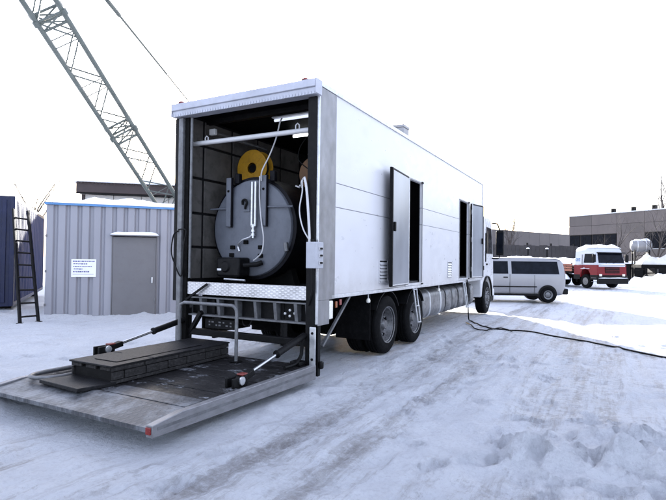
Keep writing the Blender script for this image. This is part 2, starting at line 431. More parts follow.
me.loops.add(fc.size); me.loops.foreach_set('vertex_index', fc.ravel().astype(np.int32))
me.polygons.add(len(fc)); me.polygons.foreach_set('loop_start', (np.arange(len(fc)) * 4).astype(np.int32))
me.polygons.foreach_set('use_smooth', np.ones(len(fc), dtype=bool))
at_ = me.attributes.new('traffic_dirt', 'FLOAT', 'POINT'); at_.data.foreach_set('value', GD.ravel().astype(np.float32))
me.update(calc_edges=True); me.validate()
def ground_mat():
    m, nt, b = _newmat('packed_dirty_snow')
    v = coords(nt, world_space=True)
    vr0 = N(nt, 'ShaderNodeMapping'); vr0.inputs['Rotation'].default_value = (0, 0, -TANG)
    nt.links.new(v, vr0.inputs['Vector'])
    vr = N(nt, 'ShaderNodeMapping'); vr.inputs['Scale'].default_value = (0.14, 2.2, 1)
    nt.links.new(vr0.outputs['Vector'], vr.inputs['Vector'])
    base = ramp(nt, noise(nt, v, 1.1, 10, 0.66), [(0.3, (0.72, 0.75, 0.81)), (0.5, (0.80, 0.83, 0.89)), (0.68, (0.86, 0.885, 0.93))])
    a = N(nt, 'ShaderNodeAttribute'); a.attribute_name = 'traffic_dirt'
    st = noise(nt, vr.outputs['Vector'], 2.0, 12, 0.70)
    fine = noise(nt, v, 11, 10, 0.78)
    amt = math_(nt, 'ADD', math_(nt, 'MULTIPLY', a.outputs['Fac'], 0.20), st)
    broad = ramp(nt, amt, [(0.54, 0.0), (0.70, 0.2), (0.9, 0.45)])
    col = mix(nt, broad, base, (0.40, 0.39, 0.405))
    crisp = math_(nt, 'ADD', math_(nt, 'MULTIPLY', math_(nt, 'SUBTRACT', amt, 0.5), 1.1), fine)
    col = mix(nt, ramp(nt, crisp, [(0.62, 0.0), (0.74, 0.4), (0.88, 0.75)]), col, (0.24, 0.22, 0.22))
    # white crusts broken out of the packed surface
    crust = ramp(nt, noise(nt, v, 5.5, 12, 0.74), [(0.56, 0.0), (0.64, 0.6)])
    col = mix(nt, crust, col, (0.82, 0.84, 0.88))
    # dirty ice grain doubling as painted shade between the crusts, and long scraped lines
    shade_grain = ramp(nt, noise(nt, v, 26, 8, 0.8), [(0.50, 0.0), (0.58, 0.45)])
    col = mix(nt, shade_grain, col, (0.62, 0.64, 0.70))
    grit_shade = math_(nt, 'MULTIPLY', ramp(nt, noise(nt, v, 33, 6, 0.8), [(0.64, 0.0), (0.68, 0.85)]), ramp(nt, amt, [(0.46, 0.12), (0.62, 1.0)]))
    col = mix(nt, grit_shade, col, (0.12, 0.105, 0.10))  # dark grit, its specks also painted in for weak relief shading
    vl = N(nt, 'ShaderNodeMapping'); vl.inputs['Scale'].default_value = (0.5, 3.6, 1)
    nt.links.new(vr0.outputs['Vector'], vl.inputs['Vector'])
    ln = noise(nt, vl.outputs['Vector'], 1.6, 10, 0.75)
    lines = math_(nt, 'MULTIPLY', ramp(nt, ln, [(0.54, 0.0), (0.62, 0.45)]), ramp(nt, math_(nt, 'ADD', a.outputs['Fac'], noise(nt, v, 0.7, 4)), [(0.55, 0.0), (0.85, 1.0)]))
    col = mix(nt, lines, col, (0.33, 0.315, 0.325))
    nt.links.new(col, b.inputs['Base Color'])
    nt.links.new(ramp(nt, amt, [(0.45, 0.72), (0.75, 0.45)]), b.inputs['Roughness'])
    b.inputs['Specular IOR Level'].default_value = 0.25
    h = math_(nt, 'ADD', math_(nt, 'MULTIPLY', noise(nt, v, 4, 12, 0.72), 1.2), math_(nt, 'MULTIPLY', st, 0.5))
    h = math_(nt, 'ADD', h, math_(nt, 'MULTIPLY', noise(nt, v, 22, 8, 0.78), 0.55))
    h = math_(nt, 'ADD', h, math_(nt, 'MULTIPLY', ln, 0.3))
    sx_ = N(nt, 'ShaderNodeSeparateXYZ'); nt.links.new(vr0.outputs['Vector'], sx_.inputs[0])     # tread bars pressed into the wheel ruts
    wv = math_(nt, 'SINE', math_(nt, 'ADD', math_(nt, 'MULTIPLY', sx_.outputs[0], 62.0), math_(nt, 'MULTIPLY', math_(nt, 'SINE', math_(nt, 'MULTIPLY', sx_.outputs[1], 24.0)), 1.2)))
    bars = math_(nt, 'MULTIPLY', ramp(nt, wv, [(0.0, 0.0), (0.35, 1.0)]), ramp(nt, math_(nt, 'ADD', a.outputs['Fac'], math_(nt, 'SUBTRACT', noise(nt, v, 1.7, 4), 0.5)), [(0.32, 0.0), (0.5, 0.16)]))
    h = math_(nt, 'ADD', h, bars)
    bump(nt, b, h, 1.0, 0.15)
    return m
me.materials.append(ground_mat())
kind(put('snow_ground', me), 'structure')
def gz(x, y):
    """height of the built ground sheet at x, y"""
    i = int(np.clip(np.searchsorted(xs, x) - 1, 0, nx - 2)); j = int(np.clip(np.searchsorted(ys, y) - 1, 0, ny - 2))
    u = (x - xs[i]) / (xs[i + 1] - xs[i]); w = (y - ys[j]) / (ys[j + 1] - ys[j])
    return float((GZ[j, i] * (1 - u) + GZ[j, i + 1] * u) * (1 - w) + (GZ[j + 1, i] * (1 - u) + GZ[j + 1, i + 1] * u) * w)

# ================================================================== the box truck
truck = empty('box_truck', TR, TANG)
tag(truck, 'white box truck with open rear, tail lift lowered and side doors open', 'truck')
L = 9.7; WID = 2.5; ZB, ZT = 1.12, 3.95
D1 = (3.24, 4.16); D2 = (7.1, 8.02); DZ = (1.17, 3.17)

def strip(z0, z1, name='wall_panel', s0=0.45, s1=L, v0=0.0, v1=0.045, m=white):
    """one horizontal run of side cladding, cut round the door openings"""
    segs = []
    if z0 < DZ[1] - 0.01:
        cur = s0
        for d in (D1, D2): segs.append((cur, d[0])); cur = d[1]
        segs.append((cur, s1))
        if z1 > DZ[1]:
            poly = [(s0, z0)]
            for d in (D1, D2): poly += [(d[0], z0), (d[0], DZ[1]), (d[1], DZ[1]), (d[1], z0)]
            poly += [(s1, z0), (s1, z1), (s0, z1)]
            MB().prism(poly, v0, v1).build(name, m, truck, smooth=False); return
        if z0 < DZ[0]:
            poly = [(s0, z0), (s1, z0), (s1, z1)]
            for d in (D2, D1): poly += [(d[1], z1), (d[1], DZ[0]), (d[0], DZ[0]), (d[0], z1)]
            poly += [(s0, z1)]
            MB().prism(poly, v0, v1).build(name, m, truck, smooth=False); return
        for a, b in segs: B(name, (a, v0, z0), (b, v1, z1), m, truck, 0.002)
    else: B(name, (s0, v0, z0), (s1, v1, z1), m, truck)
strip(ZB, 2.335); strip(2.347, 2.675); strip(2.687, ZT - 0.03)
seam = mat('grey_seam_strip', (0.22, 0.22, 0.24), 0.6, 0.2, 0.2, 6)
for z in (2.341, 2.681):
    for a, b in ((0.45, D1[0]), (D1[1], D2[0]), (D2[1], L)): B('seam_strip', (a, 0.006, z - .0058), (b, 0.04, z + .0058), seam, truck)
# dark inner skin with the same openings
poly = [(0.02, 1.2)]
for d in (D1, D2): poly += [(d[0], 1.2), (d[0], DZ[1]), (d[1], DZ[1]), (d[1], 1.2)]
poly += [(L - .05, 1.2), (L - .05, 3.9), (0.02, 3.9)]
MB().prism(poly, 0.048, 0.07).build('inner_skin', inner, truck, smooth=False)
for d in (D1, D2):   # door frames
    fr = B('door_sill', (d[0] - .02, -0.018, DZ[0] - .045), (d[1] + .02, 0.075, DZ[0] - .002), alu, truck, .004)
    B('door_lintel', (d[0] - .02, -0.012, DZ[1] + .002), (d[1] + .02, 0.04, DZ[1] + .03), galv, truck, .003)
    B('door_jamb', (d[0] - .03, -0.012, DZ[0]), (d[0] - .002, .047, DZ[1]), galv, truck, .003)
    B('door_jamb', (d[1] + .002, -0.012, DZ[0]), (d[1] + .03, .047, DZ[1]), galv, truck, .003)
    B('door_catch', (d[1] - .06, -0.03, DZ[1] + .004), (d[1] + .03, -.0125, DZ[1] + .04), black, truck)
    B('door_catch', (d[1] - .06, -0.032, DZ[0] - .04), (d[1] + .03, -.0185, DZ[0] - .01), black, truck)
def leaf(hinge, sign, wdt, ang):
    o = MB().box((0, -.02, DZ[0] - .01), (sign * wdt, .02, DZ[1] + .01)).build('side_door', black, truck, .004)
    o.location = (hinge, -.05, 0); o.rotation_euler = (0, 0, ang)
    f = -.02   # inner face now looks away from the wall
    MB().box((sign * .035, f - .012, DZ[0] + .03), (sign * (wdt - .04), f - .0005, DZ[1] - .03)).build('door_sheet', mirror_sheet, o, .003)
    MB().box((sign * (wdt - .038), f - .02, DZ[0]), (sign * (wdt + .005), f - .0006, DZ[1])).build('edge_profile', black, o, .003)
    MB().box((sign * .002, f - .016, DZ[0]), (sign * .033, f - .0006, DZ[1])).build('edge_profile', alu, o, .003)
    MB().box((sign * .036, f - .015, DZ[0] + .003), (sign * (wdt - .04), f - .0006, DZ[0] + .028)).build('edge_profile', alu, o, .003)
    MB().box((sign * .036, f - .015, DZ[1] - .028), (sign * (wdt - .04), f - .0006, DZ[1] - .003)).build('edge_profile', black, o, .003)
    MB().box((sign * (wdt - .12), f - .05, 2.1), (sign * (wdt - .06), f - .013, 2.26)).build('handle', black, o, .01)
    for z in (1.4, 2.2, 2.95): MB().tube([(0, -.01, z - .06), (0, -.01, z + .06)], .014, 10).build('hinge', steel, o)
leaf(D1[0] - .02, -1, 1.08, R_(5)); leaf(D2[1] + .1, 1, 0.74, R_(-11))
# louvred vents
for s0, z0, z1 in ((2.0, 1.24, 1.60), (6.02, 1.22, 1.58)):
    v = B('vent', (s0, -.008, z0), (s0 + .34, .0, z1), black, truck)
    n = 6
    for i in range(n):
        z = z0 + .01 + (z1 - z0 - .02) * i / n
        MB().add([(s0 + .015, -.026, z), (s0 + .325, -.026, z), (s0 + .325, -.0085, z + .042), (s0 + .015, -.0085, z + .042),
                  (s0 + .015, -.024, z - .004), (s0 + .325, -.024, z - .004), (s0 + .325, -.0085, z + .036), (s0 + .015, -.0085, z + .036)],
                 [(0, 1, 2, 3), (4, 5, 6, 7), (0, 1, 5, 4), (2, 3, 7, 6), (1, 2, 6, 5), (0, 3, 7, 4)]).build('louvre', white, v, smooth=False)
    for ss in (s0 - .012, s0 + .34): B('vent_frame', (ss, -.02, z0), (ss + .012, -.001, z1), white, v)
    for zz in (z0 - .012, z1): B('vent_frame', (s0 - .012, -.02, zz), (s0 + .352, -.001, zz + .012), white, v)
# far wall, floor, roof, bulkhead
B('wall_panel', (0.02, WID - .045, ZB), (L, WID, ZT - .03), white, truck)
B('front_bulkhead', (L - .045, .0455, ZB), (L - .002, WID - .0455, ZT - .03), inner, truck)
B('floor', (0.06, .071, 1.105), (L - .05, WID - .05, 1.2), mat('dark_floor_plate', (.06, .06, .06), .55, .4, .4, 4), truck)
B('roof', (0.0, .03, ZT - .028), (L, WID - .03, ZT + .012), galv, truck, .01)
B('roof_snow', (0.4, .12, ZT + .0125), (L - .1, WID - .1, ZT + .04), snow, truck, .015)
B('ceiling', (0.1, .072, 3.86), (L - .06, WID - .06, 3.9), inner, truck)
B('roof_rail', (0.0, -.022, ZT - .045), (L + .02, .029, ZT + .02), alu, truck, .006)
B('roof_rail', (0.0, WID - .029, ZT - .045), (L + .02, WID + .022, ZT + .02), alu, truck, .006)
B('sill_rail', (0.36, -.014, ZB - .055), (L + .01, .05, ZB - .002), alu, truck, .005)
B('front_corner_trim', (L - .03, -.014, ZB), (L + .02, -.0005, ZT - .05), alu, truck, .004)
# roof flue
fl = B('flue', (5.3, .85, ZT + .01), (5.66, 1.2, 4.72), galv, truck, .01); B('flue_cap', (5.28, .83, 4.721), (5.68, 1.22, 4.78), galv, fl, .006)
# inner lining panels on the far side wall
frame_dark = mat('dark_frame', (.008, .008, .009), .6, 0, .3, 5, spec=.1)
B('lining_back', (0.03, WID - .06, 1.2), (4.6, WID - .046, 3.86), frame_dark, truck)
lx = [0.10, 0.42, 1.12, 1.85, 2.6, 3.3]; lz = [1.26, 1.78, 2.32, 2.88, 3.42, 3.84]
for i in range(len(lx) - 1):
    for j in range(len(lz) - 1):
        B('lining_panel', (lx[i] + .025, WID - .085, lz[j] + .02), (lx[i + 1] - .025, WID - .0602, lz[j + 1] - .02), lining, truck, .008)
B('added_partition', (4.5, .075, 1.2), (4.56, WID - .062, 3.86), inner, truck)  # wall added to keep the far interior dark
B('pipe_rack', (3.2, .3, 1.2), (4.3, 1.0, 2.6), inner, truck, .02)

# ---- rear frame: corner panels, tail-lift columns, fascia
B('corner_panel', (-.002, -.014, 1.06), (0.448, -.001, ZT - .05), galv, truck, .003)
B('corner_panel', (0.0, -.013, .73), (0.30, .004, 1.058), galv, truck, .003)
B('corner_edge', (-.025, -.016, .75), (-.0025, .022, ZT - .05), alu, truck, .004)
B('lift_column', (-.05, .0225, .1), (.02, .15, 3.76), black, truck, .006)
B('column_inner', (.021, .05, 1.2), (.1, .16, 3.76), black, truck, .006)
B('corner_panel', (0.0, WID + .001, .73), (0.448, WID + .014, ZT - .05), galv, truck, .003)
B('lift_column', (-.07, WID - .03, .95), (.019, WID + .05, 3.76), black, truck, .006)
B('lift_track', (-.09, WID - .125, .28), (.019, WID - .035, 3.76), steel, truck, .012)
B('lift_track', (-.05, WID - .215, .28), (.03, WID - .135, 3.76), dark, truck, .008)
MB().tube([(-.02, WID - .245, 1.3), (-.02, WID - .245, 3.76)], .022, 10).build('guide_tube', steel, truck)
fa = MB().prism([(0.02, ZT + .03), (-.10, ZT + .03), (-.15, ZT + .015), (-.165, ZT - .03), (-.165, ZT - .09), (-.14, ZT - .1), (-.14, ZT - .185), (.02, ZT - .185)], -.02, WID + .05).build('rear_fascia', alu_fascia, truck, .004)
mb = MB()
for i in range(52):
    v = 0.0 + i * .0495
    mb.prism([(v, ZT - .182), (v + .034, ZT - .182), (v + .034, ZT - .15), (v + .017, ZT - .135), (v, ZT - .15)], -.146, -.141, 'x')
kind(mb.build('fascia_serration', alu_fascia, fa, smooth=False), 'stuff')
B('fascia_end', (-.16, -.034, ZT - .18), (.0, -.0205, ZT + .02), alu_fascia, fa, .006)
B('fascia_end', (-.16, WID + .0505, ZT - .18), (.0, WID + .066, ZT + .02), alu_fascia, fa, .006)
for v in (0.18, WID - .08): 
    MB().lathe([(0, .032), (.03, .03), (.05, .016), (.055, 0)], (-.08, v, ZT + .031), 'z', 16).build('marker_lamp', red_l, truck)
# interior cross bar with lugs, ceiling tube, cables
cb = MB().tube([(.16, .16, 3.385), (.16, WID - .09, 3.40)], .036, 14).build('cross_bar', plastic_w, truck)
for v in (.45, 2.12):
    MB().tube([(.16, v - .03, 3.40), (.16, v - .03, 3.475), (.16, v, 3.50), (.16, v + .03, 3.475), (.16, v + .03, 3.40)], .009, 8).build('lug', plastic_w, cb)
MB().tube([(.4, 2.2, 3.62), (1.8, 2.2, 3.62)], .03, 10).build('ceiling_pipe', steel, truck)
B('pipe_clamp', (.36, 2.14, 3.57), (.42, 2.26, 3.67), plastic_w, truck, .01)
B('ceiling_beam', (.45, .1, 3.78), (.53, WID - .1, 3.855), black, truck)
tube_dim = mat_emit('faint_lamp_tube', (.8, .85, 1.0), .22)
tube_on = mat_emit('lit_lamp_tube', (.95, .98, 1.0), 2.0)
for s, v0, v1, z, m in ((1.75, .5, 1.58, 3.80, tube_on), (.85, .45, 1.35, 3.83, tube_dim), (3.0, .9, 2.0, 3.70, plastic_w)):
    h = B('lamp_housing', (s - .06, v0, z + .012), (s + .06, v1, z + .045), plastic_w, truck, .006)
    MB().tube([(s, v0 + .02, z - .016), (s, v1 - .02, z - .016)], .022, 12).build('lamp_tube', m, h)
MB().tube(arc([(.5, .95, 3.72), (.42, .93, 3.63), (.40, .98, 3.4), (.38, 1.08, 3.15), (.36, 1.2, 2.92), (.40, 1.24, 2.78)]), .011, 8).build('white_cable', plastic_w, truck)
# conduits down the right post to the control box
MB().tube(arc([(.25, .42, 2.62), (.1, .33, 2.66), (.02, .24, 2.70), (-.075, .17, 2.66), (-.09, .13, 2.5), (-.095, .09, 2.1), (-.1, .07, 1.83)]), .017, 8).build('conduit', plastic_w, truck)
MB().tube(arc([(.2, .3, 2.62), (-.06, .22, 2.66), (-.09, .2, 2.5), (-.09, .24, 2.25), (-.1, .17, 2.0), (-.1, .05, 1.83)]), .009, 8).build('cable', plastic_w, truck)
MB().tube(arc([(.6, .75, 2.70), (.5, .62, 2.66), (.35, .52, 2.66)]), .012, 8).build('cable', plastic_w, truck)
MB().tube(arc([(.3, .3, 3.4), (.25, .45, 3.2), (.22, .46, 3.0), (.25, .3, 2.85)]), .008, 8).build('cable', dark, truck)
bx = B('control_box', (-.21, -.10, 1.49), (.0 - .027, .058, 1.83), box_grey, truck, .008)
for z in (1.56, 1.655, 1.745):
    c = B('socket', (-.15, -.112, z - .02), (-.06, -.1005, z + .022), plastic_w, bx, .003); B('switch', (-.138, -.126, z - .012), (-.085, -.1122, z + .014), black, c if False else bx, .003)
MB().tube([(-.1, .03, 1.83), (-.1, .03, 1.87)], .022, 10).build('cable_gland', black, bx)
MB().tube([(-.1, .02, 1.49), (-.08, .03, 1.2), (-.06, .1, 1.0)], .012, 8).build('cable', black, truck)
# left-hand cable loop on the lift column
MB().tube(arc([(-.1, 2.42, 2.02), (-.12, 2.5, 1.95), (-.13, 2.53, 1.7), (-.12, 2.46, 1.5), (-.11, 2.36, 1.33), (-.1, 2.32, 1.42), (-.1, 2.3, 1.8), (-.1, 2.26, 2.02), (-.1, 2.42, 2.04)]), .011, 8).build('cable', black, truck)
# sill plate and rear cross member
B('tread_sill', (-.03, .155, 1.06), (-.02, WID - .22, 1.245), tread, truck)
B('sill_backing', (-.019, .155, 1.06), (.055, WID - .22, 1.2), dark, truck)
cm = B('cross_member', (.12, .02, .76), (.14, WID - .02, 1.0), black, truck)
B('flange', (-.0, .02, 1.0), (.14, WID - .02, 1.022), steel, cm, .003)
B('flange', (-.0, .02, .735), (.14, WID - .02, .7595), steel, cm, .003)
for v in (.14, .32, .66, 1.0, 1.34, 1.68, 2.02, 2.3):
    MB().prism([(.119, .7605), (.119, .9995), (.0, .9995), (.035, .7605)], v, v + .05).build('gusset', steel, cm, smooth=False)
for v, z in ((.42, .86), (.5, .9), (.5, .82), (.58, .85)):
    MB().lathe([(0, -.02), (.018, -.018), (.022, 0)], (.119, v, z), 'x', 12).build('bolt', alu, cm)
B('underrun_bar', (.0, .1, .44), (.1, WID - .1, .535), black, truck, .01)
for v in (.6, 1.85): B('underrun_bracket', (.1005, v, .4), (.2, v + .05, .99), black, truck, .006)
dark_mark = mat('dull_plate_mark', (.09, .09, .095), .6, 0, .2, 9)
pl = B('number_plate', (.04, 1.42, .56), (.055, 1.98, .70), black, truck, .004)
for r_, z in enumerate((.60, .645)):
    for c in range(7):
        if (c + r_) % 3 == 2: continue
        v = 1.47 + c * .068; B('plate_mark', (.0385, v, z), (.0398, v + .03 + .012 * (c % 2), z + .022), dark_mark, pl)
B('plate_bracket', (.02, 1.66, .7005), (.06, 1.78, .734), black, truck)
MB().tube(arc([(.08, 1.3, .74), (.03, 1.24, .66), (.04, 1.16, .64), (.08, 1.12, .74)]), .009, 8).build('cable', black, truck)
# tail lamps
tl = B('tail_lamp', (.302, -.02, .79), (.40, .01, 1.04), white_l, truck, .012); B('lamp_back', (.298, .011, .77), (.41, .05, 1.06), black, truck, .006)
B('side_marker', (.50, -.008, .93), (.55, .012, 1.02), amber_l, truck, .006); B('side_marker', (.62, -.008, .96), (.68, .012, 1.04), red_l, truck, .006)
MB().bar((1.05, .06, 1.06), (.28, .08, .42), .035, .035).build('brace', steel, truck)
# lift carriage feet and runners
ft = B('lift_foot', (-.07, -.015, .21), (-.051, .075, .72), alu, truck, .006)
for z in (.30, .64): MB().lathe([(0, -.012), (.016, -.01), (.018, 0)], (-.0715, .03, z), 'x', 12).build('bolt', black, ft)
B('lift_slider', (.03, .0, .06), (.1, .14, .729), black, truck, .008)
B('foot_roller', (.03, -.06, .16), (.1, -.002, .26), black, truck, .02)
MB().tube(arc([(-.1, .17, .62), (-.1, .17, .42), (-.13, .17, .33), (-.26, .17, .26), (-.5, .17, .255)]), .024, 8).build('lift_runner', black, truck)
B('lift_slider', (.03, WID - .2, .06), (.1, WID - .05, .85), black, truck, .008)
MB().bar((-.02, 2.0, .8), (.05, WID - .12, .34), .06, .06).build('brace', black, truck)

# ---- tail-lift platform
PZ = .22
rail_m = mat('worn_rail_aluminium', (.20, .20, .21), .45, .5, .2, 7, (.14, .13, .13), .6, (1, 1, 3))
plat = B('lift_platform', (-2.28, .06, .09), (-.06, WID - .06, PZ - .025), dark, truck)
n = 8; pd = (2.22) / n
for i in range(n):
    s = -2.28 + i * pd
    o = B('plank', (s + .006, .062, PZ - .024), (s + pd - .006, WID - .062, PZ + random.uniform(-.002, .004)), plank_m, plat, .004)
MB().prism([(-2.74, .125), (-2.282, .09), (-2.282, PZ + .002), (-2.33, PZ + .004), (-2.74, .165)], .055, WID - .055).build('tip_plate', tread_deck, plat, smooth=False)
B('tread_patch', (-2.28, .062, PZ + .0045), (-2.02, 1.2, PZ + .0085), tread_deck, plat)
for v0, v1 in ((-.022, .054), (WID - .054, WID + .022)):
    MB().prism([(-2.74, .085), (-.05, .045), (-.05, PZ + .01), (-2.4, PZ + .01), (-2.74, .19)], v0, v1).build('side_rail', rail_m, plat, .006)
B('rail_groove', (-2.68, -.026, .14), (-.1, -.0225, .165), steel, plat)
rf = B('reflector', (-2.755, -.012, .115), (-2.741, .045, .175), red_l, plat, .003)
rf['label'] = 'red reflector on the near corner of the platform'
B('end_block', (-2.765, WID - .06, .10), (-2.741, WID + .03, .18), mat('weathered_wood_block', (.22, .17, .14), .7, 0, .3, 9), plat, .006)
for v in (.12, WID - .3): B('hinge_block', (-.22, v, PZ + .005), (-.07, v + .16, PZ + .06), black, plat, .01)
# platform cylinders
def cyl(v, p0, p1, split, fork_z):
    a, b = Vector((p0[0], v, p0[1])), Vector((p1[0], v, p1[1])); m_ = a.lerp(b, split)
    c = MB().tube([a, m_], .042, 16).build('lift_cylinder', black, truck)
    MB().tube([m_, m_.lerp(b, .03)], .05, 16).build('collar', black, c)
    MB().tube([m_, b], .019, 12).build('piston_rod', chrome, c)
    MB().bar(b.lerp(a, -.02), b.lerp(a, .16), .09, .07).build('fork', black, c, .01)
    MB().box((b.x - .16, v - .05, fork_z), (b.x + .08, v - .02, b.z + .04)).build('bracket', black, c, .008)
    MB().box((b.x - .16, v + .04, fork_z), (b.x + .08, v + .07, b.z + .04)).build('bracket', black, c, .008)
    MB().lathe([(.0, -.075), (.045, -.07), (.045, -.052)], (b.x - .03, v, b.z), 'y', 14).build('pin_cap', alu, c)
    MB().box((b.x + .0, v - .04, b.z + .043), (b.x + .1, v + .045, b.z + .062)).build('red_clip', mat('red_clip_paint', (.14, .02, .015), .5, 0, .2, 10), c, .008)
cyl(.16, (-.06, .60), (-1.38, .285), .46, PZ); cyl(WID - .17, (-.06, .66), (-1.38, .42), .42, PZ)
# grab rail on the platform
hr = MB().tube([(-.42, 1.0, PZ), (-.42, 1.0, .88)] + [(-.42, 1.0 + .09 * (1 - math.cos(a)), .88 + .09 * math.sin(a)) for a in (0.4, .8, 1.2, 1.57)] + [(-.42, 1.95, .97), (-.42, 2.02, .94), (-.42, 2.04, .86), (-.42, 2.04, PZ)], .024, 12).build('grab_rail', steel, truck)
for v in (1.0, 2.04): B('rail_foot', (-.48, v - .06, PZ + .005), (-.36, v + .06, PZ + .02), black, hr, .004)
MB().tube(arc([(-1.0, 2.38, .255), (-1.9, 2.39, .26), (-2.28, 2.36, .265), (-2.42, 2.24, .265), (-2.36, 2.08, .265), (-2.15, 2.02, .26), (-1.9, 2.05, .255)]), .022, 10).build('folded_rail', steel, truck)
# stay that crosses the sill
MB().bar((-.06, 1.86, 1.22), (-.12, 2.22, .98), .03, .03).build('stay', black, truck)

# ---- chassis
for v in (.78, 1.64): B('chassis_rail', (.21, v, .72), (11.2, v + .08, 1.0), dark, truck)
for s in (2.5, 3.9, 10.6): MB().tube([(s, .4, .5), (s, 2.1, .5)], .09 if s < 9 else .06, 12).build('axle', dark, truck)
for s in (2.5, 3.9): MB().lathe([(0, -.3), (.18, -.22), (.24, 0), (.18, .22), (0, .3)], (s, 1.25, .5), 'x', 16).build('differential', dark, truck)
MB().tube([(3.9, 1.25, .55), (9, 1.25, .75)], .06, 10).build('drive_shaft', dark, truck)
B('subframe', (1.3, .5, 1.005), (9.4, 2.0, 1.1), dark, truck)
B('mudflap', (1.78, .05, .3), (1.8, .68, 1.05), rubber, truck, .004); B('mudflap', (1.78, WID - .68, .3), (1.8, WID - .05, 1.05), rubber, truck, .004)
B('battery_box', (1.0, 1.76, .5), (1.6, 2.4, .98), dark, truck, .02)
def wheel(s, side, r=.505, dual=True, steer=0):
    o = empty('wheel', (s, (.03 if side < 0 else WID - .03), r - .02), 0, truck)
    if steer: o.rotation_euler = (0, 0, steer)
    sg = -1 if side < 0 else 1     # outward direction along y
    def tyre(y0):
        w = .29
        y = lambda t: -sg * (y0 + w * t)
        prof = [(.30, y(.06)), (.34, y(.0)), (.42, y(-.02)), (r - .03, y(.04)), (r - .006, y(.10))]
        for k in range(4):
            a = .14 + k * .19; prof += [(r, y(a)), (r, y(a + .13)), (r - .016, y(a + .14)), (r - .016, y(a + .18))]
        prof += [(r - .006, y(.90)), (r - .03, y(.96)), (.42, y(1.02)), (.34, y(1.0)), (.30, y(.94))]
        MB().lathe(prof, axis='y', n=44, closed=True).build('tyre', rubber, o)
    tyre(0)
    if dual: tyre(.33)
    yy = lambda d: -sg * d
    if dual: rp = [(.302, yy(.0)), (.318, yy(-.006)), (.322, yy(.012)), (.285, yy(.03)), (.265, yy(.12)), (.235, yy(.165)), (.17, yy(.17)), (.16, yy(.165))]
    else: rp = [(.302, yy(.0)), (.318, yy(-.006)), (.322, yy(.012)), (.285, yy(.03)), (.26, yy(.08)), (.22, yy(.055)), (.15, yy(-.005)), (.13, yy(0))]
    MB().lathe(rp + [(q[0] - .0, q[1] + yy(.012)) for q in rp[::-1]], axis='y', n=40, closed=True).build('rim', rim_m, o)
    hb = (.05 if dual else -.04)
    MB().lathe([(0, yy(hb - .01)), (.07, yy(hb - .006)), (.085, yy(hb + .02)), (.10, yy(hb + .06)), (.165, yy(hb + .10)), (.165, yy(hb + .14))], axis='y', n=24).build('hub', rim_m, o)
    for k in range(10):
        a = 2 * math.pi * k / 10; c, s_ = math.cos(a), math.sin(a)
        yb = .165 if dual else .02
        MB().tube([(.19 * c, yy(yb), .19 * s_), (.19 * c, yy(yb - .04), .19 * s_)], .014, 6).build('wheel_nut', alu, o)
        a += .314; c, s_ = math.cos(a), math.sin(a); yb = .150 if dual else .052
        rr_ = .25 if dual else .24
        MB().lathe([(0, yy(yb - .017)), (.034, yy(yb - .017)), (.034, yy(yb + .01))], (rr_ * c, 0, rr_ * s_), 'y', 10).build('hand_hole', black, o)
for s in (2.5, 3.92):
    wheel(s, -1); wheel(s, 1)
wheel(10.6, -1, dual=False); wheel(10.6, 1, dual=False)
for s in (2.5, 3.92):
    for v0, v1 in ((.03, .68), (WID - .68, WID - .03)):
        pts = [(s + .58 * math.cos(a), .5 + .58 * math.sin(a)) for a in np.linspace(.5, math.pi - .5, 14)]
        pin = [(s + .565 * math.cos(a), .5 + .565 * math.sin(a)) for a in np.linspace(math.pi - .5, .5, 14)]
        MB().prism(pts + pin, v0, v1).build('mudguard', black, truck)
# hanging lamps, folding steps
for s in (1.62, 5.4):
    MB().tube([(s, .01, 1.065), (s, .01, .99)], .008, 8).build('lamp_stem', plastic_w, truck); MB().lathe([(0, .92), (.03, .93), (.035, .96), (.02, .995)], (s, .01, 0), 'z', 12).build('work_lamp', white_l, truck)
def step(s, tilt):
    o = empty('folding_step', (s, -.03, 1.07), 0, truck); o.rotation_euler = (R_(tilt), R_(3), 0)
    for x in (0, .16): MB().bar((x, 0, 0), (x, 0, -.66), .028, .028, (0, 1, 0)).build('stile', alu, o, .004)
    for z in (-.02, -.34, -.65): MB().bar((.014, 0, z), (.146, 0, z), .06, .022).build('tread', alu, o, .004)
step(3.62, -9); step(7.4, -9)
# fuel and air tanks along the right side
def tank(s0, s1, m, straps, zc=.66, h=.33, w=.34):
    P = []
    for k in range(28):
        a = 2 * math.pi * k / 28; c, s_ = math.cos(a), math.sin(a)
        P.append((.46 + w * math.copysign(abs(c) ** .6, c), zc + h * math.copysign(abs(s_) ** .6, s_)))
    rg_ = lambda s, f: [(s, .46 + (y - .46) * f, zc + (z - zc) * f) for y, z in P]
    o = MB().loft([rg_(s0, .86), rg_(s0 + .03, .96), rg_(s0 + .08, 1), rg_(s1 - .08, 1), rg_(s1 - .03, .96), rg_(s1, .86)]).build('tank', m, truck)
    for s in straps: MB().loft([rg_(s, 1.0), rg_(s + .005, 1.035), rg_(s + .06, 1.035), rg_(s + .065, 1.0)]).build('tank_strap', alu, o)
tank_m = mat('tank_aluminium', (.20, .20, .205), .4, .6, .25, 4, (.03, .028, .025), .8)
tank(4.75, 6.35, tank_m, (5.1, 5.9)); tank(6.55, 6.95, tank_m, ()); tank(7.1, 7.5, tank_m, ()); tank(7.72, 8.1, tank_m, ()); tank(8.25, 8.6, tank_m, ()); tank(9.0, 9.25, tank_m, ())

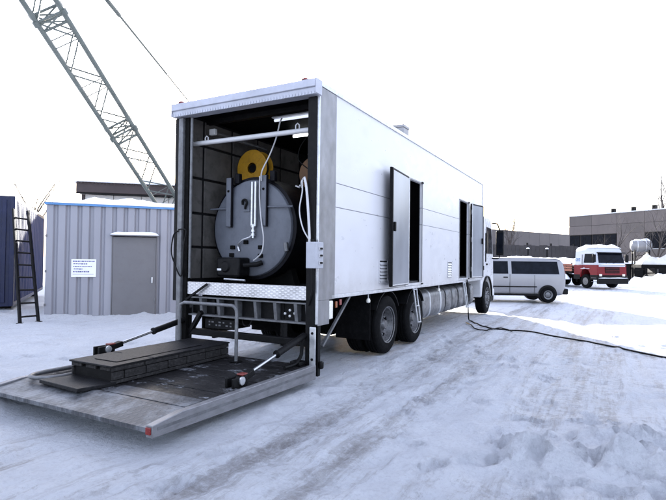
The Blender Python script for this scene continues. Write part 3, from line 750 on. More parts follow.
for s0, s1, z0 in ((4.7, 6.4, .28), (6.6, 7.7, .34), (7.9, 9.3, .26)): B('light_block_locker', (s0, WID - .72, z0), (s1, WID - .06, 1.05), dark, truck, .02)  # far-side boxes added to stop light coming through under the truck
B('light_block_skirt', (.5, WID - .05, .35), (1.75, WID - .02, 1.05), dark, truck, .01); B('light_block_skirt', (4.55, WID - .05, .22), (9.7, WID - .02, 1.05), dark, truck, .01); B('gearbox', (7.6, .95, .35), (9.6, 1.6, .99), dark, truck, .05)  # unseen side skirts added to block daylight from the far side

# ---- cab
cab = empty('cab', (0, 0, 0), 0, truck)
wa = [(10.6 + .63 * math.cos(a), .5 + .63 * math.sin(a)) for a in np.linspace(0.0, math.pi, 15)]
prof = [(11.62, .5), (11.66, 1.0), (11.6, 1.75), (11.36, 2.75), (11.2, 2.98), (10.9, 3.04), (9.95, 3.0), (9.88, 2.9), (9.88, .55)]
prof = [(11.23 + .0, .5)] + prof + [(9.97, .5)] + [p for p in wa[::-1]][1:-1]
MB().prism(prof, .05, WID - .05).build('shell', white_cab, cab, .05)
def side_poly(name, pts, v0, v1, m): MB().prism(pts, v0, v1).build(name, m, cab, .004)
for v0, v1 in ((.038, .0485), (WID - .0485, WID - .038)):
    side_poly('side_window', [(10.45, 1.86), (11.44, 1.86), (11.22, 2.68), (10.5, 2.7)], v0, v1, glass)
    side_poly('door_handle', [(10.48, 1.5), (10.68, 1.5), (10.68, 1.55), (10.48, 1.55)], v0 - .01 if v0 < 1 else v0, v1 if v0 < 1 else v1 + .01, black)
    side_poly('sill_step', [(11.0, .32), (11.6, .32), (11.62, .495), (11.2, .495)], v0, v1, black)
MB().add([(11.605, .14, 1.85), (11.605, WID - .14, 1.85), (11.395, WID - .2, 2.7), (11.395, .2, 2.7), (11.55, .14, 1.85), (11.55, WID - .14, 1.85), (11.3, WID - .2, 2.7), (11.3, .2, 2.7)],
         [(0, 1, 2, 3), (4, 5, 6, 7), (0, 1, 5, 4), (1, 2, 6, 5), (2, 3, 7, 6), (3, 0, 4, 7)]).build('windscreen', glass, cab)
B('bumper', (11.6, .04, .3), (11.78, WID - .04, .72), white_cab, cab, .05); B('grille', (11.64, .5, .9), (11.69, 2.0, 1.5), black, cab, .01)
for v in (.12, 2.05): B('headlight', (11.775, v, .42), (11.795, v + .32, .62), white_l, cab, .01)
pts = [(10.6 + .66 * math.cos(a), .5 + .66 * math.sin(a)) for a in np.linspace(0, math.pi, 15)]
for v0, v1 in ((.0, .049), (WID - .049, WID)): MB().prism(pts + wa[::-1], v0, v1).build('wheel_arch', black, cab)
B('arch_liner', (9.9, .36, .6), (11.2, .4, 1.2), black, cab)
for sgn, v in ((-1, .0), (1, WID)):
    mr = MB().box((11.25, v + sgn * .10, 1.82), (11.38, v + sgn * .34, 2.62)).build('mirror', black, cab, .03)
    MB().tube(arc([(11.3, v - sgn * .05, 2.86), (11.36, v + sgn * .12, 2.84), (11.34, v + sgn * .2, 2.6)]), .022, 8).build('mirror_arm', black, mr)
    MB().tube(arc([(11.38, v - sgn * .05, 1.72), (11.38, v + sgn * .15, 1.72), (11.34, v + sgn * .2, 1.85)]), .02, 8).build('mirror_arm', black, mr)
    MB().box((11.243, v + sgn * .12, 1.9), (11.249, v + sgn * .32, 2.55)).build('mirror_glass', glass, mr)
B('grab_handle', (10.36, .02, 1.6), (10.4, .049, 2.5), black, cab, .01)
B('reflector', (10.05, .03, 1.35), (10.16, .049, 1.48), black, cab, .004)

# ================================================================== the boiler inside
boil = empty('boiler', tw(.5, 1.5), TANG)
tag(boil, 'big round blue-grey boiler inside the open rear of the white truck', 'boiler')
BC = 2.08
MB().lathe([(0, -.03), (.5, -.028), (.68, -.012), (.735, .008), (.75, .03), (.75, .07)], (0, 0, BC), 'x', 64).build('front_plate', boiler_m, boil)
MB().lathe([(.76, .05), (.80, .06), (.80, 2.5), (.76, 2.52), (0, 2.52)], (0, 0, BC), 'x', 64).build('jacket', jacket_m, boil)
for x in (.35, 1.9): MB().prism([(-.6, 1.2), (.6, 1.2), (.5, BC - .62), (-.5, BC - .62)], x, x + .15, 'x').build('saddle', dark, boil, smooth=False)
for y in (.385, -.29):
    st = B('strap', (-.085, y - .05, BC + .02), (-.034, y + .05, BC + .79), boiler_m, boil, .008)
    B('strap_edge', (-.09, y - .066, BC + .01), (-.05, y - .0505, BC + .79), jacket_m, st)
    MB().lathe([(0, -.1), (.018, -.098), (.02, -.0855)], (0, y, BC + .58), 'x', 12).build('bolt', dark, st)
    B('lifting_lug', (-.03, y - .16, BC + .70), (.05, y - .07, BC + .86), jacket_m, st, .01)
MB().tube([(-.05, .44, BC + .31), (-.05, .78, BC + .31)], .014, 8).build('rod', boiler_m, boil); MB().tube([(-.05, -.35, BC + .31), (-.05, -.80, BC + .30)], .014, 8).build('rod', boiler_m, boil)
MB().tube(arc([(-.06, .12, BC + .36), (-.075, .11, BC + .42), (-.08, .05, BC + .43), (-.075, .03, BC + .38), (-.07, .06, BC + .33), (-.06, .07, BC + .29)]), .018, 8).build('latch_handle', black, boil)
B('latch_plate', (-.045, .0, BC + .25), (-.03, .12, BC + .43), boiler_m, boil, .004)
for y in (-.07, -.135): MB().tube([(-.075, y, BC + .70), (-.075, y, BC + .02)], .02, 12).build('pipe', alu, boil)
MB().tube([(-.075, -.10, BC + .05), (-.075, -.10, BC - .16)], .018, 10).build('pipe', alu, boil)
for z in (0.02, -.05, -.11): MB().lathe([(.0, -.02), (.035, -.018), (.035, .018), (0, .02)], (-.075, -.10, BC + z), 'z', 12).build('coupling', alu, boil)
MB().tube(arc([(-.08, -.1, BC - .09), (-.09, -.04, BC - .15), (-.1, .06, BC - .18), (-.09, .14, BC - .22), (-.06, .2, BC - .28), (-.05, .18, BC - .36)]), .014, 8).build('hose', alu, boil)
MB().tube(arc([(-.06, -.2, BC + .78), (-.07, -.21, BC + .45), (-.1, -.27, BC + .1), (-.12, -.33, BC - .15), (-.12, -.31, BC - .36), (-.1, -.2, BC - .46), (-.08, -.12, BC - .5)]), .011, 8).build('hose', plastic_w, boil)
for y, z in ((.32, -.30), (.06, -.22), (-.22, -.30), (-.22, -.43), (.34, -.42)):
    b = B('flange_clip', (-.06, y - .04, BC + z - .03), (-.028, y + .04, BC + z + .03), dark, boil, .006)
bur = B('burner', (-.30, -.02, 1.33), (-.03, .42, 1.62), black, boil, .03)
MB().lathe([(.0, -.33), (.07, -.325), (.09, -.30)], (0, .24, 1.48), 'x', 18).build('fan_cover', black, bur)
B('nameplate', (-.303, .32, 1.42), (-.3005, .40, 1.45), alu, bur)
MB().tube([(-.2, -.02, 1.5), (-.1, -.2, 1.52), (-.04, -.25, 1.55)], .04, 10).build('fuel_pipe', black, bur)
MB().tube([(-.25, .3, 1.29), (-.25, -.1, 1.28)], .016, 8).build('drain_pipe', alu, bur)
B('burner_mount', (-.2, .1, 1.2), (-.1, .3, 1.329), dark, bur)
MB().tube([(-.02, -.66, 1.85), (-.02, -.68, 1.72)], .035, 10).build('side_valve', steel, boil)

# ================================================================== hose reels
def reel(loc, r, m, label, hole):
    o = empty('hose_reel', loc, TANG); tag(o, label, 'hose reel')
    for x in (-.09, .09): MB().lathe([(hole, x - .006), (r, x - .006), (r, x + .006), (hole, x + .006)], (0, 0, 0), 'x', 40, True).build('flange', m, o)
    for k, rr in enumerate((r * .62, r * .78)):
        MB().lathe([(rr + .03 * math.cos(a), .04 * math.sin(a)) for a in np.linspace(0, 2 * math.pi, 10)[:-1]], axis='x', n=32, closed=True).build('hose', black, o)
    for k in range(3):
        a = 2 * math.pi * k / 3 + .3; MB().bar((-.098, hole * math.cos(a), hole * math.sin(a)), (-.098, r * .97 * math.cos(a), r * .97 * math.sin(a)), .03, .004, (1, 0, 0)).build('spoke_rib', m, o)
    MB().tube([(-.07, 0, 0), (.2, 0, 0)], hole * .8, 18).build('drum', black, o)
    MB().bar((.2, 0, 0), (.2, 0, -r - .25), .06, .06, (1, 0, 0)).build('stand', dark, o)
    return o
reel(tw(1.3, 2.05, 3.17), .315, yellow, 'yellow hose reel with dark round hub above the boiler', .095)
reel(tw(1.35, .84, 3.0), .27, mat('orange_reel_paint', (.13, .055, .012), .5, 0, .25, 8), 'brownish orange hose reel half hidden behind the right rear post', .07)

# ================================================================== long block box on the platform
bxo = empty('block_box', tw(-2.10, 1.31, PZ + .01), TANG); bxo.scale = (1, 1, .74); tag(bxo, 'long low dark box with brick-like sides lying on the lift platform', 'box')
B('core', (.03, .03, .0), (1.88, .67, .24), black, bxo)
for y0, y1 in ((-.002, .028), (.672, .702)):
    B('bottom_rail', (.0, y0, .0), (1.9, y1, .05), block_m, bxo, .006)
    s = 0.0; k = 0
    for w in (.16, .30, .33, .31, .34, .30, .16):
        B('block', (s + .008, y0, .058), (min(s + w - .008, 1.9), y1, .175), block_m, bxo, .006); s += w
    s = 0.0
    for w in (.44, .52, .48, .46): B('block', (s + .005, y0, .184), (s + w - .005, y1, .245), block_m, bxo, .006); s += w
for y0 in (0.03, .27, .51): B('end_block', (-.004, y0, .19), (.028, y0 + .16, .24), block_m, bxo, .006)
for x0, x1, y0, y1, z in ((-.02, .55, -.01, .71, .247), (.56, 1.15, -.01, .71, .25), (1.16, 1.91, -.008, .71, .247)):
    B('top_board', (x0, y0, z), (x1, y1, z + .028), lid_m, bxo, .005)
B('top_sheet', (.15, .12, .279), (1.5, .5, .287), lid_m, bxo, .003)
mt = B('rubber_board', (0, 0, 0), (.44, .72, .04), lid_m, None, .006); mt.location = tw(-2.5, 1.32, PZ + .012); mt.rotation_euler = (0, R_(2), TANG + R_(-4))
tag(mt, 'black wet board lying flat under the near end of the block box', 'board')
# ================================================================== corrugated shed
rzS = math.atan2(SH_D.y, SH_D.x)
shed = empty('corrugated_shed', SH_A, rzS); tag(shed, 'pale grey corrugated metal shed with a brown door and snow on its roof', 'shed')
sheet_m = mat('pale_corrugated_sheet', (0.245, 0.245, 0.275), 0.45, 0.1, 0.06, 1.2, (0.22, 0.22, 0.24), 0.3, (1, 1, 0.4))
blue_trim = mat('blue_trim_paint', (0.07, 0.20, 0.42), 0.45, 0, 0.15, 5)
SHH, SHL, SHD = 2.92, 6.6, 3.0
def corr(x0, x1, z0, z1, y, m, parent, per=.275, dep=.055, name='wall_sheet'):
    """one trapezoidal sheet, y is its outer face; 3 cm of real depth"""
    pts = [(x0, 0)]; k = math.floor(x0 / per) - 1
    while k * per < x1:
        b = k * per
        for t, d in ((.0, 0), (.15, 0), (.19, dep), (.235, dep)):
            if x0 < b + t < x1: pts.append((b + t, d))
        k += 1
    pts.append((x1, pts[-1][1])); pts[0] = (x0, pts[1][1])
    poly = [(px, y + d) for px, d in pts] + [(x1, y + dep + .02), (x0, y + dep + .02)]
    return MB().prism(poly, z0, z1, 'z').build(name, m, parent, smooth=False)
def shed_px(px, py):   # pixel on the shed front -> local x, z
    p = on_plane(px, py, SH_A, SH_N); return (p - SH_A).dot(SH_D), p.z
dx0, _ = shed_px(111, 280); dx1, dzt = shed_px(157.5, 237)
xs_ = [0.0, 1.1, dx0]
corr(0, 1.1, -.1, SHH, 0, sheet_m, shed); corr(1.1, dx0, -.1, SHH, 0, sheet_m, shed); corr(dx0, dx1, dzt, SHH, 0, sheet_m, shed)
x = dx1
while x < SHL: corr(x, min(x + 1.1, SHL), -.1, SHH, 0, sheet_m, shed); x += 1.1
B('side_wall', (0.01, .076, -.1), (.05, SHD, SHH), sheet_m, shed); B('side_wall', (SHL - .05, .076, -.1), (SHL - .01, SHD, SHH), sheet_m, shed); B('back_wall', (.051, SHD - .04, -.1), (SHL - .051, SHD, SHH), sheet_m, shed)
door_m = mat('taupe_door_paint', (0.125, 0.122, 0.13), 0.5, 0.05, 0.08, 2, (0.10, 0.09, 0.085), 0.35)
dr = B('door', (dx0 + .03, -.012, .02), (dx1 - .03, .03, dzt - .02), door_m, shed, .004)
for a, b in (((dx0, -.02, -.05), (dx0 + .026, .05, dzt)), ((dx1 - .026, -.02, -.05), (dx1, .05, dzt))): B('door_frame', a, b, door_m, shed, .003)
B('door_handle', (dx1 - .14, -.06, .92), (dx1 - .10, -.0125, 1.08), alu, dr, .008); 
for z in (.4, 1.85): B('hinge', (dx1 - .06, -.03, z), (dx1 - .035, -.0125, z + .12), steel, dr)
B('door_hood', (dx0 - .04, -.16, dzt + .005), (dx1 + .04, .0, dzt + .03), door_m, shed, .003)
def lumpy(name, x0, x1, y0, y1, z, h, parent, seed=0, n=40, m=2):
    mb = MB(); top = []; nx_, ny_ = n, m + 3
    vs = []; fs = []
    for j in range(ny_):
        for i in range(nx_):
            u, w = i / (nx_ - 1), j / (ny_ - 1)
            e = min(1, 6 * u, 6 * (1 - u)) ** .5 * (min(1, 4 * w, 4 * (1 - w)) ** .5 if m > 0 else 1)
            q = mnoise.fractal(Vector((x0 + (x1 - x0) * u, (y0 + (y1 - y0) * w) * 1.0, seed)) * 1.7, 1.0, 2.0, 3)
            vs.append((x0 + (x1 - x0) * u, y0 + (y1 - y0) * w, z + max(.004, h * e * (1 + .5 * q))))
    base = len(vs); vs += [(v[0], v[1], z) for v in vs[:]]
    for j in range(ny_ - 1):
        for i in range(nx_ - 1):
            a = j * nx_ + i; fs.append((a, a + 1, a + nx_ + 1, a + nx_)); fs.append((base + a, base + a + nx_, base + a + nx_ + 1, base + a + 1))
    edge = [i for i in range(nx_)] + [j * nx_ + nx_ - 1 for j in range(1, ny_)] + [(ny_ - 1) * nx_ + i for i in range(nx_ - 2, -1, -1)] + [j * nx_ for j in range(ny_ - 2, 0, -1)]
    for k in range(len(edge)):
        a, b = edge[k], edge[(k + 1) % len(edge)]; fs.append((a, b, base + b, base + a))
    return MB().add(vs, fs).build(name, snow, parent, angle=70)
lumpy('hood_snow', dx0 - .035, dx1 + .035, -.155, -.005, dzt + .031, .09, shed, 3, 24, 1)
B('fascia', (-.04, -.05, SHH), (SHL + .04, -.0, SHH + .055), blue_trim, shed, .004)
B('fascia', (-.04, .001, SHH), (-.0, SHD + .02, SHH + .055), blue_trim, shed, .004)
B('roof', (.0, .002, SHH + .002), (SHL + .03, SHD + .03, SHH + .05), galv, shed)
lumpy('roof_snow', -.05, SHL + .05, -.06, SHD + .04, SHH + .056, .2, shed, 8, 50, 8)
for z in (.35, 1.2, 2.1): B('corner_clip', (-.015, -.012, z), (.03, -.001, z + .06), door_m, shed)
sx0, sz1 = shed_px(71.5, 259); sx1, sz0 = shed_px(96, 277)
sg = B('notice_board', (sx0, -.02, sz0), (sx1, -.005, sz1), mat('white_notice_paint', (.72, .72, .74), .4, 0, .04, 5), None, .003)
sg.matrix_world = Matrix.Translation(SH_A) @ Matrix.Rotation(rzS, 4, 'Z')
tag(sg, 'white notice with lines of small print on the shed wall', 'sign')
ink = mat('faded_blue_print', (.10, .10, .24), .6, 0, .3, 30)
hw = sx1 - sx0; hh = sz1 - sz0
rg = random.Random(5)
for row, (u0, u1, hgt) in enumerate(((.06, .94, .07), (.08, .66, .055), (.08, .84, .05), (.10, .48, .06), (.08, .72, .075), (.06, .90, .025))):
    z = sz1 - hh * (.12 + row * .145); u = u0
    while u < u1 - .02:
        w = rg.uniform(.03, .10) if row < 5 else u1 - u0
        e = min(u + w, u1)
        B('printed_word', (sx0 + hw * u, -.0218, z - hh * hgt * .5 * rg.uniform(.7, 1.1)), (sx0 + hw * e, -.0203, z + hh * hgt * .5), ink, sg); u = e + .018

# ================================================================== blue container
cdir = Vector((-0.417, 0.909, 0)).normalized(); rzC = math.atan2(cdir.y, cdir.x)
cont = empty('blue_container', at(14, 257, 14.0) * 1.0, rzC); cont.location.z = 0
tag(cont, 'dark blue corrugated shipping container at the left edge of the lot', 'container')
blue_m = mat('glossy_blue_paint', (0.006, 0.010, 0.042), 0.4, 0.0, 0.2, 2, (0.02, 0.025, 0.06), 0.5, spec=0.3)
pale_side = mat('sky_sheen_blue_paint', (0.018, 0.026, 0.08), 0.6, 0.0, 0.25, 2, (0.05, 0.06, 0.13), 0.5, (1, 1, 0.3), spec=0.2)  # paler copy of the blue, the side's sky reflection put into the colour
CZ0, CZ1, CL, CW = .22, 3.25, 8.0, 2.44
# local x away along the long side, y to the left: the end face spans y 0..CW at x = 0
def corr_y0(x0, x1):
    poly = [(x0, .06)]; x = x0
    while x < x1 - .01:
        for t, d in ((0, .045), (.05, 0), (.16, 0), (.21, .045)):
            if x + t < x1: poly.append((x + t, d))
        x += .28
    poly += [(x1, .045), (x1, .06)]
    return MB().prism(poly, CZ0 + .1, CZ1 - .1, 'z').build('side_sheet', pale_side, cont, smooth=False)
for i in range(4): corr_y0(.12 + i * 1.94, .12 + (i + 1) * 1.94)
for y in (0, CW - .12): B('corner_post', (0, y, CZ0), (.118, y + .12, CZ1), blue_m, cont, .01)
for y in (0, CW - .1): B('bottom_rail', (.12, y, CZ0), (CL, y + .1, CZ0 + .1), blue_m, cont, .006); B('top_rail', (.12, y, CZ1 - .1), (CL, y + .1, CZ1), blue_m, cont, .006)
B('end_panel', (.02, .121, CZ0), (.06, CW - .121, CZ1), blue_m, cont)
for i in range(7): B('end_rib', (-.02, .2 + i * .3, CZ0 + .1), (.019, .3 + i * .3, CZ1 - .1), blue_m, cont, .01)
B('far_side', (.12, CW - .05, CZ0 + .1), (CL, CW - .01, CZ1 - .1), blue_m, cont); B('rear_end', (CL + .001, .0, CZ0), (CL + .06, CW, CZ1), blue_m, cont); B('roof', (.12, .101, CZ1 - .05), (CL, CW - .101, CZ1 - .01), blue_m, cont)
lumpy('roof_snow', .0, CL, .01, CW - .02, CZ1 + .002, .07, cont, 21, 40, 6)
for x in (.5, 7): B('skid', (x, .1, 0), (x + .2, CW - .1, CZ0 - .001), black, cont)
lad = empty('ladder', gnd(29, 324)); tag(lad, 'tall dark metal ladder leaning against the blue container', 'ladder')
l0, l1 = gnd(20, 325) - lad.location, gnd(38.5, 323) - lad.location; t0, t1 = at(13.5, 209, 13.45) - lad.location, at(28, 211, 13.6) - lad.location
for a, b in ((l0, t0), (l1, t1)): MB().bar(a, b, .05, .075, (0, 1, 0)).build('stile', black, lad, .006)
for k in range(9):
    f = .06 + k * .107; MB().tube([l0.lerp(t0, f), l1.lerp(t1, f)], .022, 8).build('rung', black, lad)
for p in (l0, l1): MB().bar(p + Vector((-.07, 0, .02)), p + Vector((.07, 0, .02)), .1, .05).build('foot', black, lad, .008)

# ================================================================== building with deep dark eaves
e0, e1 = at(76, 180, 30.0), at(184, 186, 31.5)
ed = (e1 - e0); ed.z = 0; ed.normalize(); rzE = math.atan2(ed.y, ed.x)
bld = empty('eaves_building', (e0.x, e0.y, 0), rzE); tag(bld, 'low building with deep dark brown eaves and snowy roof behind the shed', 'building')
eave_m = mat('dark_brown_fascia', (.035, .022, .022), .6, 0, .3, 2); pale_m = mat('pale_wall_board', (.42, .40, .38), .7, 0, .1, 1.5, (.3, .28, .27), .4)
zt = e0.z; EL = 7.0
B('roof', (0, -.0, zt - .72), (EL, 8, zt - .08), eave_m, bld, .05)
B('soffit_edge', (.0, -.02, zt - .78), (EL, .2, zt - .721), black, bld)
mb = MB()
for i in range(34): mb.box((.06 + i * .204, -.03, zt - .2), (.16 + i * .204, -.005, zt - .02))
kind(mb.build('tile_row', eave_m, bld), 'stuff')
lumpy('roof_snow', -.2, EL, -.25, 8, zt - .079, .5, bld, 31, 60, 6)
for i in range(4):
    if i * 1.7 + .45 < EL: B('wall_board', (.45 + i * 1.6, .35, 0), (2.02 + i * 1.6, .5, zt - .79), pale_m, bld, .01)
B('corner_post', (.25, .33, 0), (.43, .52, zt - .79), eave_m, bld)
B('core', (.5, .51, 0), (EL - .1, 7.6, zt - .79), pale_m, bld)

# ================================================================== lattice-boom crane
KD = .85
P0 = at(39, 0, 20 * KD); P1 = at(125.5, 136, 25 * KD); dv = P1 - P0
tip = P0 - dv * 1.45; foot = P1 + dv * 1.27
crane = empty('lattice_crane', (foot.x, foot.y, 0), 0); tag(crane, 'grey-green crane with a long lattice boom rising behind the shed', 'crane')
crane_m = mat('grey_green_crane_paint', (.085, .10, .092), .5, .0, .25, 3, (.12, .135, .125), .5)
off = Vector((foot.x, foot.y, 0))
ax = (foot - tip).normalized(); BW = .94
sideu = ax.cross(Vector((0, 0, 1))).normalized()
# orient the lattice square so that one face looks at the camera
viewd = (P0 - CAM).normalized(); su = ax.cross(viewd).normalized(); sd = su.cross(ax).normalized()
Lb = (foot - tip).length; step_l = dv.length * .17
tot = int(Lb / step_l)
sec_cuts = [0, 4, 7, 9, 14, tot]
def bp(i, a, b):
    f = min(1, i * step_l / Lb); w = BW / 2
    if f > .9: w *= max(.35, 1 - (f - .9) * 6)
    return tip.lerp(foot, f) + su * (a * w) + sd * (b * w) - off
for c0, c1 in zip(sec_cuts[:-1], sec_cuts[1:]):
    sec = empty('boom_section', (0, 0, 0), 0, crane)
    for a, b in ((-1, -1), (1, -1), (1, 1), (-1, 1)):
        MB().tube([bp(i, a, b) for i in range(c0, c1 + 1)], .085 if b < 0 else .075, 8).build('chord', crane_m, sec)
    for i in range(c0, c1):
        for (a0, b0), (a1, b1) in (((-1, -1), (1, -1)), ((-1, 1), (1, 1)), ((-1, -1), (-1, 1)), ((1, -1), (1, 1))):
            if i % 2: p, q = bp(i, a0, b0), bp(i + 1, a1, b1)
            else: p, q = bp(i, a1, b1), bp(i + 1, a0, b0)
            MB().tube([p, q], .03, 6).build('brace', crane_m, sec)
            if i % 2 == 0 and b0 == b1: MB().tube([bp(i + .0, a0, b0), bp(i + .0, a1, b1)], .018, 6).build('brace', crane_m, sec)
    for b in (-1, 1):   # heavy joint frames between sections
        for dlt in (0, .35):
            MB().tube([bp(c0 + dlt, -1.15, b), bp(c0 + dlt, 1.15, b)], .045, 8).build('joint_bar', crane_m, sec)
        MB().tube([bp(c0, -1, b), bp(c0 + .35, 1, b)], .028, 6).build('joint_bar', crane_m, sec); MB().tube([bp(c0, 1, b), bp(c0 + .35, -1, b)], .028, 6).build('joint_bar', crane_m, sec)
    for a, b in ((-1, -1), (1, -1), (1, 1), (-1, 1)): MB().tube([bp(c0 - .06, a * 1.08, b * 1.08), bp(c0 + .12, a * 1.08, b * 1.08)], .095, 8).build('pin_lug', crane_m, sec)
gx = foot + Vector((ax.x, ax.y, 0)).normalized() * 4.6
gp = gx.x / gx.y * FPX + W0 / 2
gan = at(gp, (gp - 107) / 83 * 103, gx.y)
q0 = at(107, 0, 15.5)
tipj = gan + (q0 - gan) * 1.9
rope = MB().tube([tipj - off, gan - off], .028, 6).build('pendant_rope', crane_m, crane)
mid = gan.lerp(q0, 1.0); MB().tube([mid - off + (gan - mid) * .0, mid - off + (gan - mid) * .05], .065, 8).build('rope_socket', crane_m, rope)
MB().tube([mid - off + (gan - mid) * .05, mid - off + (gan - mid) * .3], .036, 8).build('rope_socket', crane_m, rope)
hx = Vector((ax.x, ax.y, 0)).normalized(); hm = Matrix.Translation(foot - off - Vector((0, 0, foot.z))) @ Matrix.Rotation(math.atan2(hx.y, hx.x), 4, 'Z')
MB().box((-.3, -1.4, 1.25), (5.2, 1.4, 3.1), hm).build('house', crane_m, crane, .05); MB().box((-1.2, .5, 1.3), (-.31, 1.4, 3.0), hm).build('cabin', crane_m, crane, .05)
for y in (-1.7, 1.05): MB().box((-1.2, y, .0), (4.2, y + .65, .9), hm).build('crawler_track', black, crane, .2)
MB().box((.8, -.9, .91), (2.6, .9, 1.24), hm).build('turntable', black, crane)
for y in (-.9, .9):
    a = hm @ Vector((1.0, y, 3.1)); b = hm @ Vector((5.0, y, 3.1)); g = gan - off
    MB().tube([a, g], .06, 8).build('gantry_leg', crane_m, crane); MB().tube([b, g], .06, 8).build('gantry_leg', crane_m, crane)

# ================================================================== vans and cars
silver = mat('silver_van_paint', (.235, .235, .25), .3, .35, .06, 1.0, None, 0, (1, 1, .7), rvar=.02)
def van(name, loc, rz, label, cat, body_m, Lv=4.75, Hv=1.8, Wv=1.8, group=None, snowcap=0.0):
    o = empty(name, loc, rz); tag(o, label, cat, group)
    hb = Wv / 2; belt = Hv * .62
    st = [(0.0, .44, hb * .84, Hv * .72, hb * .66), (.03, .38, hb * .90, Hv * .82, hb * .72), (.09, .32, hb * .955, Hv * .91, hb * .77), (.18, .28, hb * .985, Hv * .955, hb * .805), (.34, .27, hb, Hv * .98, hb * .835),
          (.8, .26, hb, Hv * .995, hb * .85), (1.6, .26, hb, Hv, hb * .85), (2.4, .26, hb, Hv * .997, hb * .85), (Lv * .62, .26, hb, Hv * .985, hb * .84), (Lv * .68, .26, hb, Hv * .955, hb * .82),
          (Lv * .75, .26, hb, Hv * .87, hb * .79), (Lv * .86, .26, hb, Hv * .69, hb * .78), (Lv * .91, .27, hb * .97, Hv * .63, hb * .80), (Lv * .96, .29, hb * .92, Hv * .57, hb * .78), (Lv * .99, .32, hb * .85, Hv * .50, hb * .72), (Lv, .36, hb * .78, Hv * .42, hb * .62)]
    rings = []
    for x, zl, w, zr, wr in st:
        bz = min(belt, zr - .12); wr2 = wr + (w - wr) * .25
        half = [(w * .86, zl), (w * .93, zl + .05), (w * .955, zl + .16), (w * .985, zl + (bz - zl) * .45), (w, zl + (bz - zl) * .72), (w * .995, bz - .05), (w * .985, bz), (wr2, zr - (zr - bz) * .22), (wr + (w - wr) * .10, zr - (zr - bz) * .12), (wr * .97, zr - .035), (wr * .88, zr - .008), (wr * .7, zr + .006), (wr * .35, zr + .015)]
        rings.append([(x, y, z) for y, z in half] + [(x, -y, z) for y, z in half[::-1]])
    MB().loft(rings).build('body', body_m, o, angle=45)
    yb, yr = hb * .985, hb * .85 + hb * .15 * .25
    ztop = Hv - (Hv - belt) * .22
    def yz(z): return yb + (yr - yb) * (z - belt) / (ztop - belt)
    def win(name, pts):
        for sg_ in (1, -1):
            vs = [(x, sg_ * (yz(z) + .006), z) for x, z in pts] + [(x, sg_ * (yz(z) - .03), z) for x, z in pts]; n_ = len(pts)
            MB().add(vs, [tuple(range(n_)), tuple(range(2 * n_ - 1, n_ - 1, -1))] + [(i, (i + 1) % n_, n_ + (i + 1) % n_, n_ + i) for i in range(n_)]).build(name, glass, o, smooth=False)
    w0, w1 = belt + .02, ztop - .01
    win('side_window', [(.30, w0), (2.20, w0), (2.20, w1), (.36, w1)])
    win('front_door_window', [(2.34, w0), (Lv * .735, w0), (Lv * .655, w1), (2.34, w1)])
    for sg_ in (1, -1):
        for x in (1.28,): MB().box((x, sg_ * (hb + .002), .3), (x + .012, sg_ * (hb - .01), belt - .02)).build('door_gap', black, o)
        MB().box((2.27, sg_ * (hb + .002), .3), (2.282, sg_ * (hb - .01), belt)).build('door_gap', black, o)
        MB().box((2.36, sg_ * (hb + .03), belt - .14), (2.54, sg_ * (hb - .01), belt - .10)).build('door_handle', black, o, .01)
        MB().box((1.2, sg_ * (hb + .008), .60), (Lv - 1.4, sg_ * (hb - .01), .645)).build('side_moulding', black, o, .004)
        MB().box((.6, sg_ * (hb + .006), .26), (Lv * .75, sg_ * (hb - .05), .34)).build('sill', black, o, .01)
        MB().box((Lv * .70, sg_ * (hb + .02), belt), (Lv * .70 + .1, sg_ * (hb + .22), belt + .22)).build('mirror', black, o, .03)
        MB().box((-.012, sg_ * (hb * .60), .85), (.06, sg_ * (hb * .82), 1.25)).build('tail_lamp', red_l, o, .02)
        for x in (.76, Lv - .95):
            MB().lathe([(.0, sg_ * (hb - .22)), (.36, sg_ * (hb - .22)), (.36, sg_ * (hb + .006)), (.0, sg_ * (hb + .006))], (x, 0, .34), 'y', 28).build('wheel_arch', black, o)
            w = empty('wheel', (x, sg_ * (hb - .06), .31), 0, o)
            MB().lathe([(.19, .1), (.22, .11), (.29, .1), (.315, .06), (.315, -.06), (.29, -.1), (.19, -.1)], axis='y', n=28, closed=True).build('tyre', rubber, w)
            MB().lathe([(0, sg_ * .085), (.06, sg_ * .09), (.12, sg_ * .06), (.185, sg_ * .095), (.195, sg_ * .05), (.0, sg_ * .03)], axis='y', n=20).build('rim', steel, w)
    B('rear_bumper', (-.10, -hb * .92, .32), (.16, hb * .92, .56), black, o, .05); B('front_bumper', (Lv - .12, -hb * .8, .3), (Lv + .07, hb * .8, .56), black, o, .05)
    B('rear_window', (.012, -hb * .62, belt + .04), (.06, hb * .62, Hv * .88), glass, o, .01)
    MB().add([(Lv * .738, -hb * .72, Hv * .92), (Lv * .738, hb * .72, Hv * .92), (Lv * .853, hb * .72, Hv * .70), (Lv * .853, -hb * .72, Hv * .70), (Lv * .70, -hb * .7, Hv * .88), (Lv * .70, hb * .7, Hv * .88), (Lv * .83, hb * .7, Hv * .66), (Lv * .83, -hb * .7, Hv * .66)],
             [(0, 1, 2, 3), (4, 5, 6, 7), (0, 1, 5, 4), (1, 2, 6, 5), (2, 3, 7, 6), (3, 0, 4, 7)]).build('windscreen', glass, o)
    for y in (-hb * .7, hb * .7): B('headlight', (Lv - .14, y - .14, .62), (Lv - .03, y + .14, .78), white_l, o, .03)
    if snowcap: lumpy('snow_cap', .02, Lv * .72, -hb * .82, hb * .82, Hv - .03, snowcap, o, 13, 20, 6)
    return o
van('minibus_van', (9.42, 21.3, 0), math.pi - R_(1.0), 'silver minibus van with dark side windows parked beyond the box truck', 'van', silver, snowcap=.035)
p = at(497, 262, 27.5)
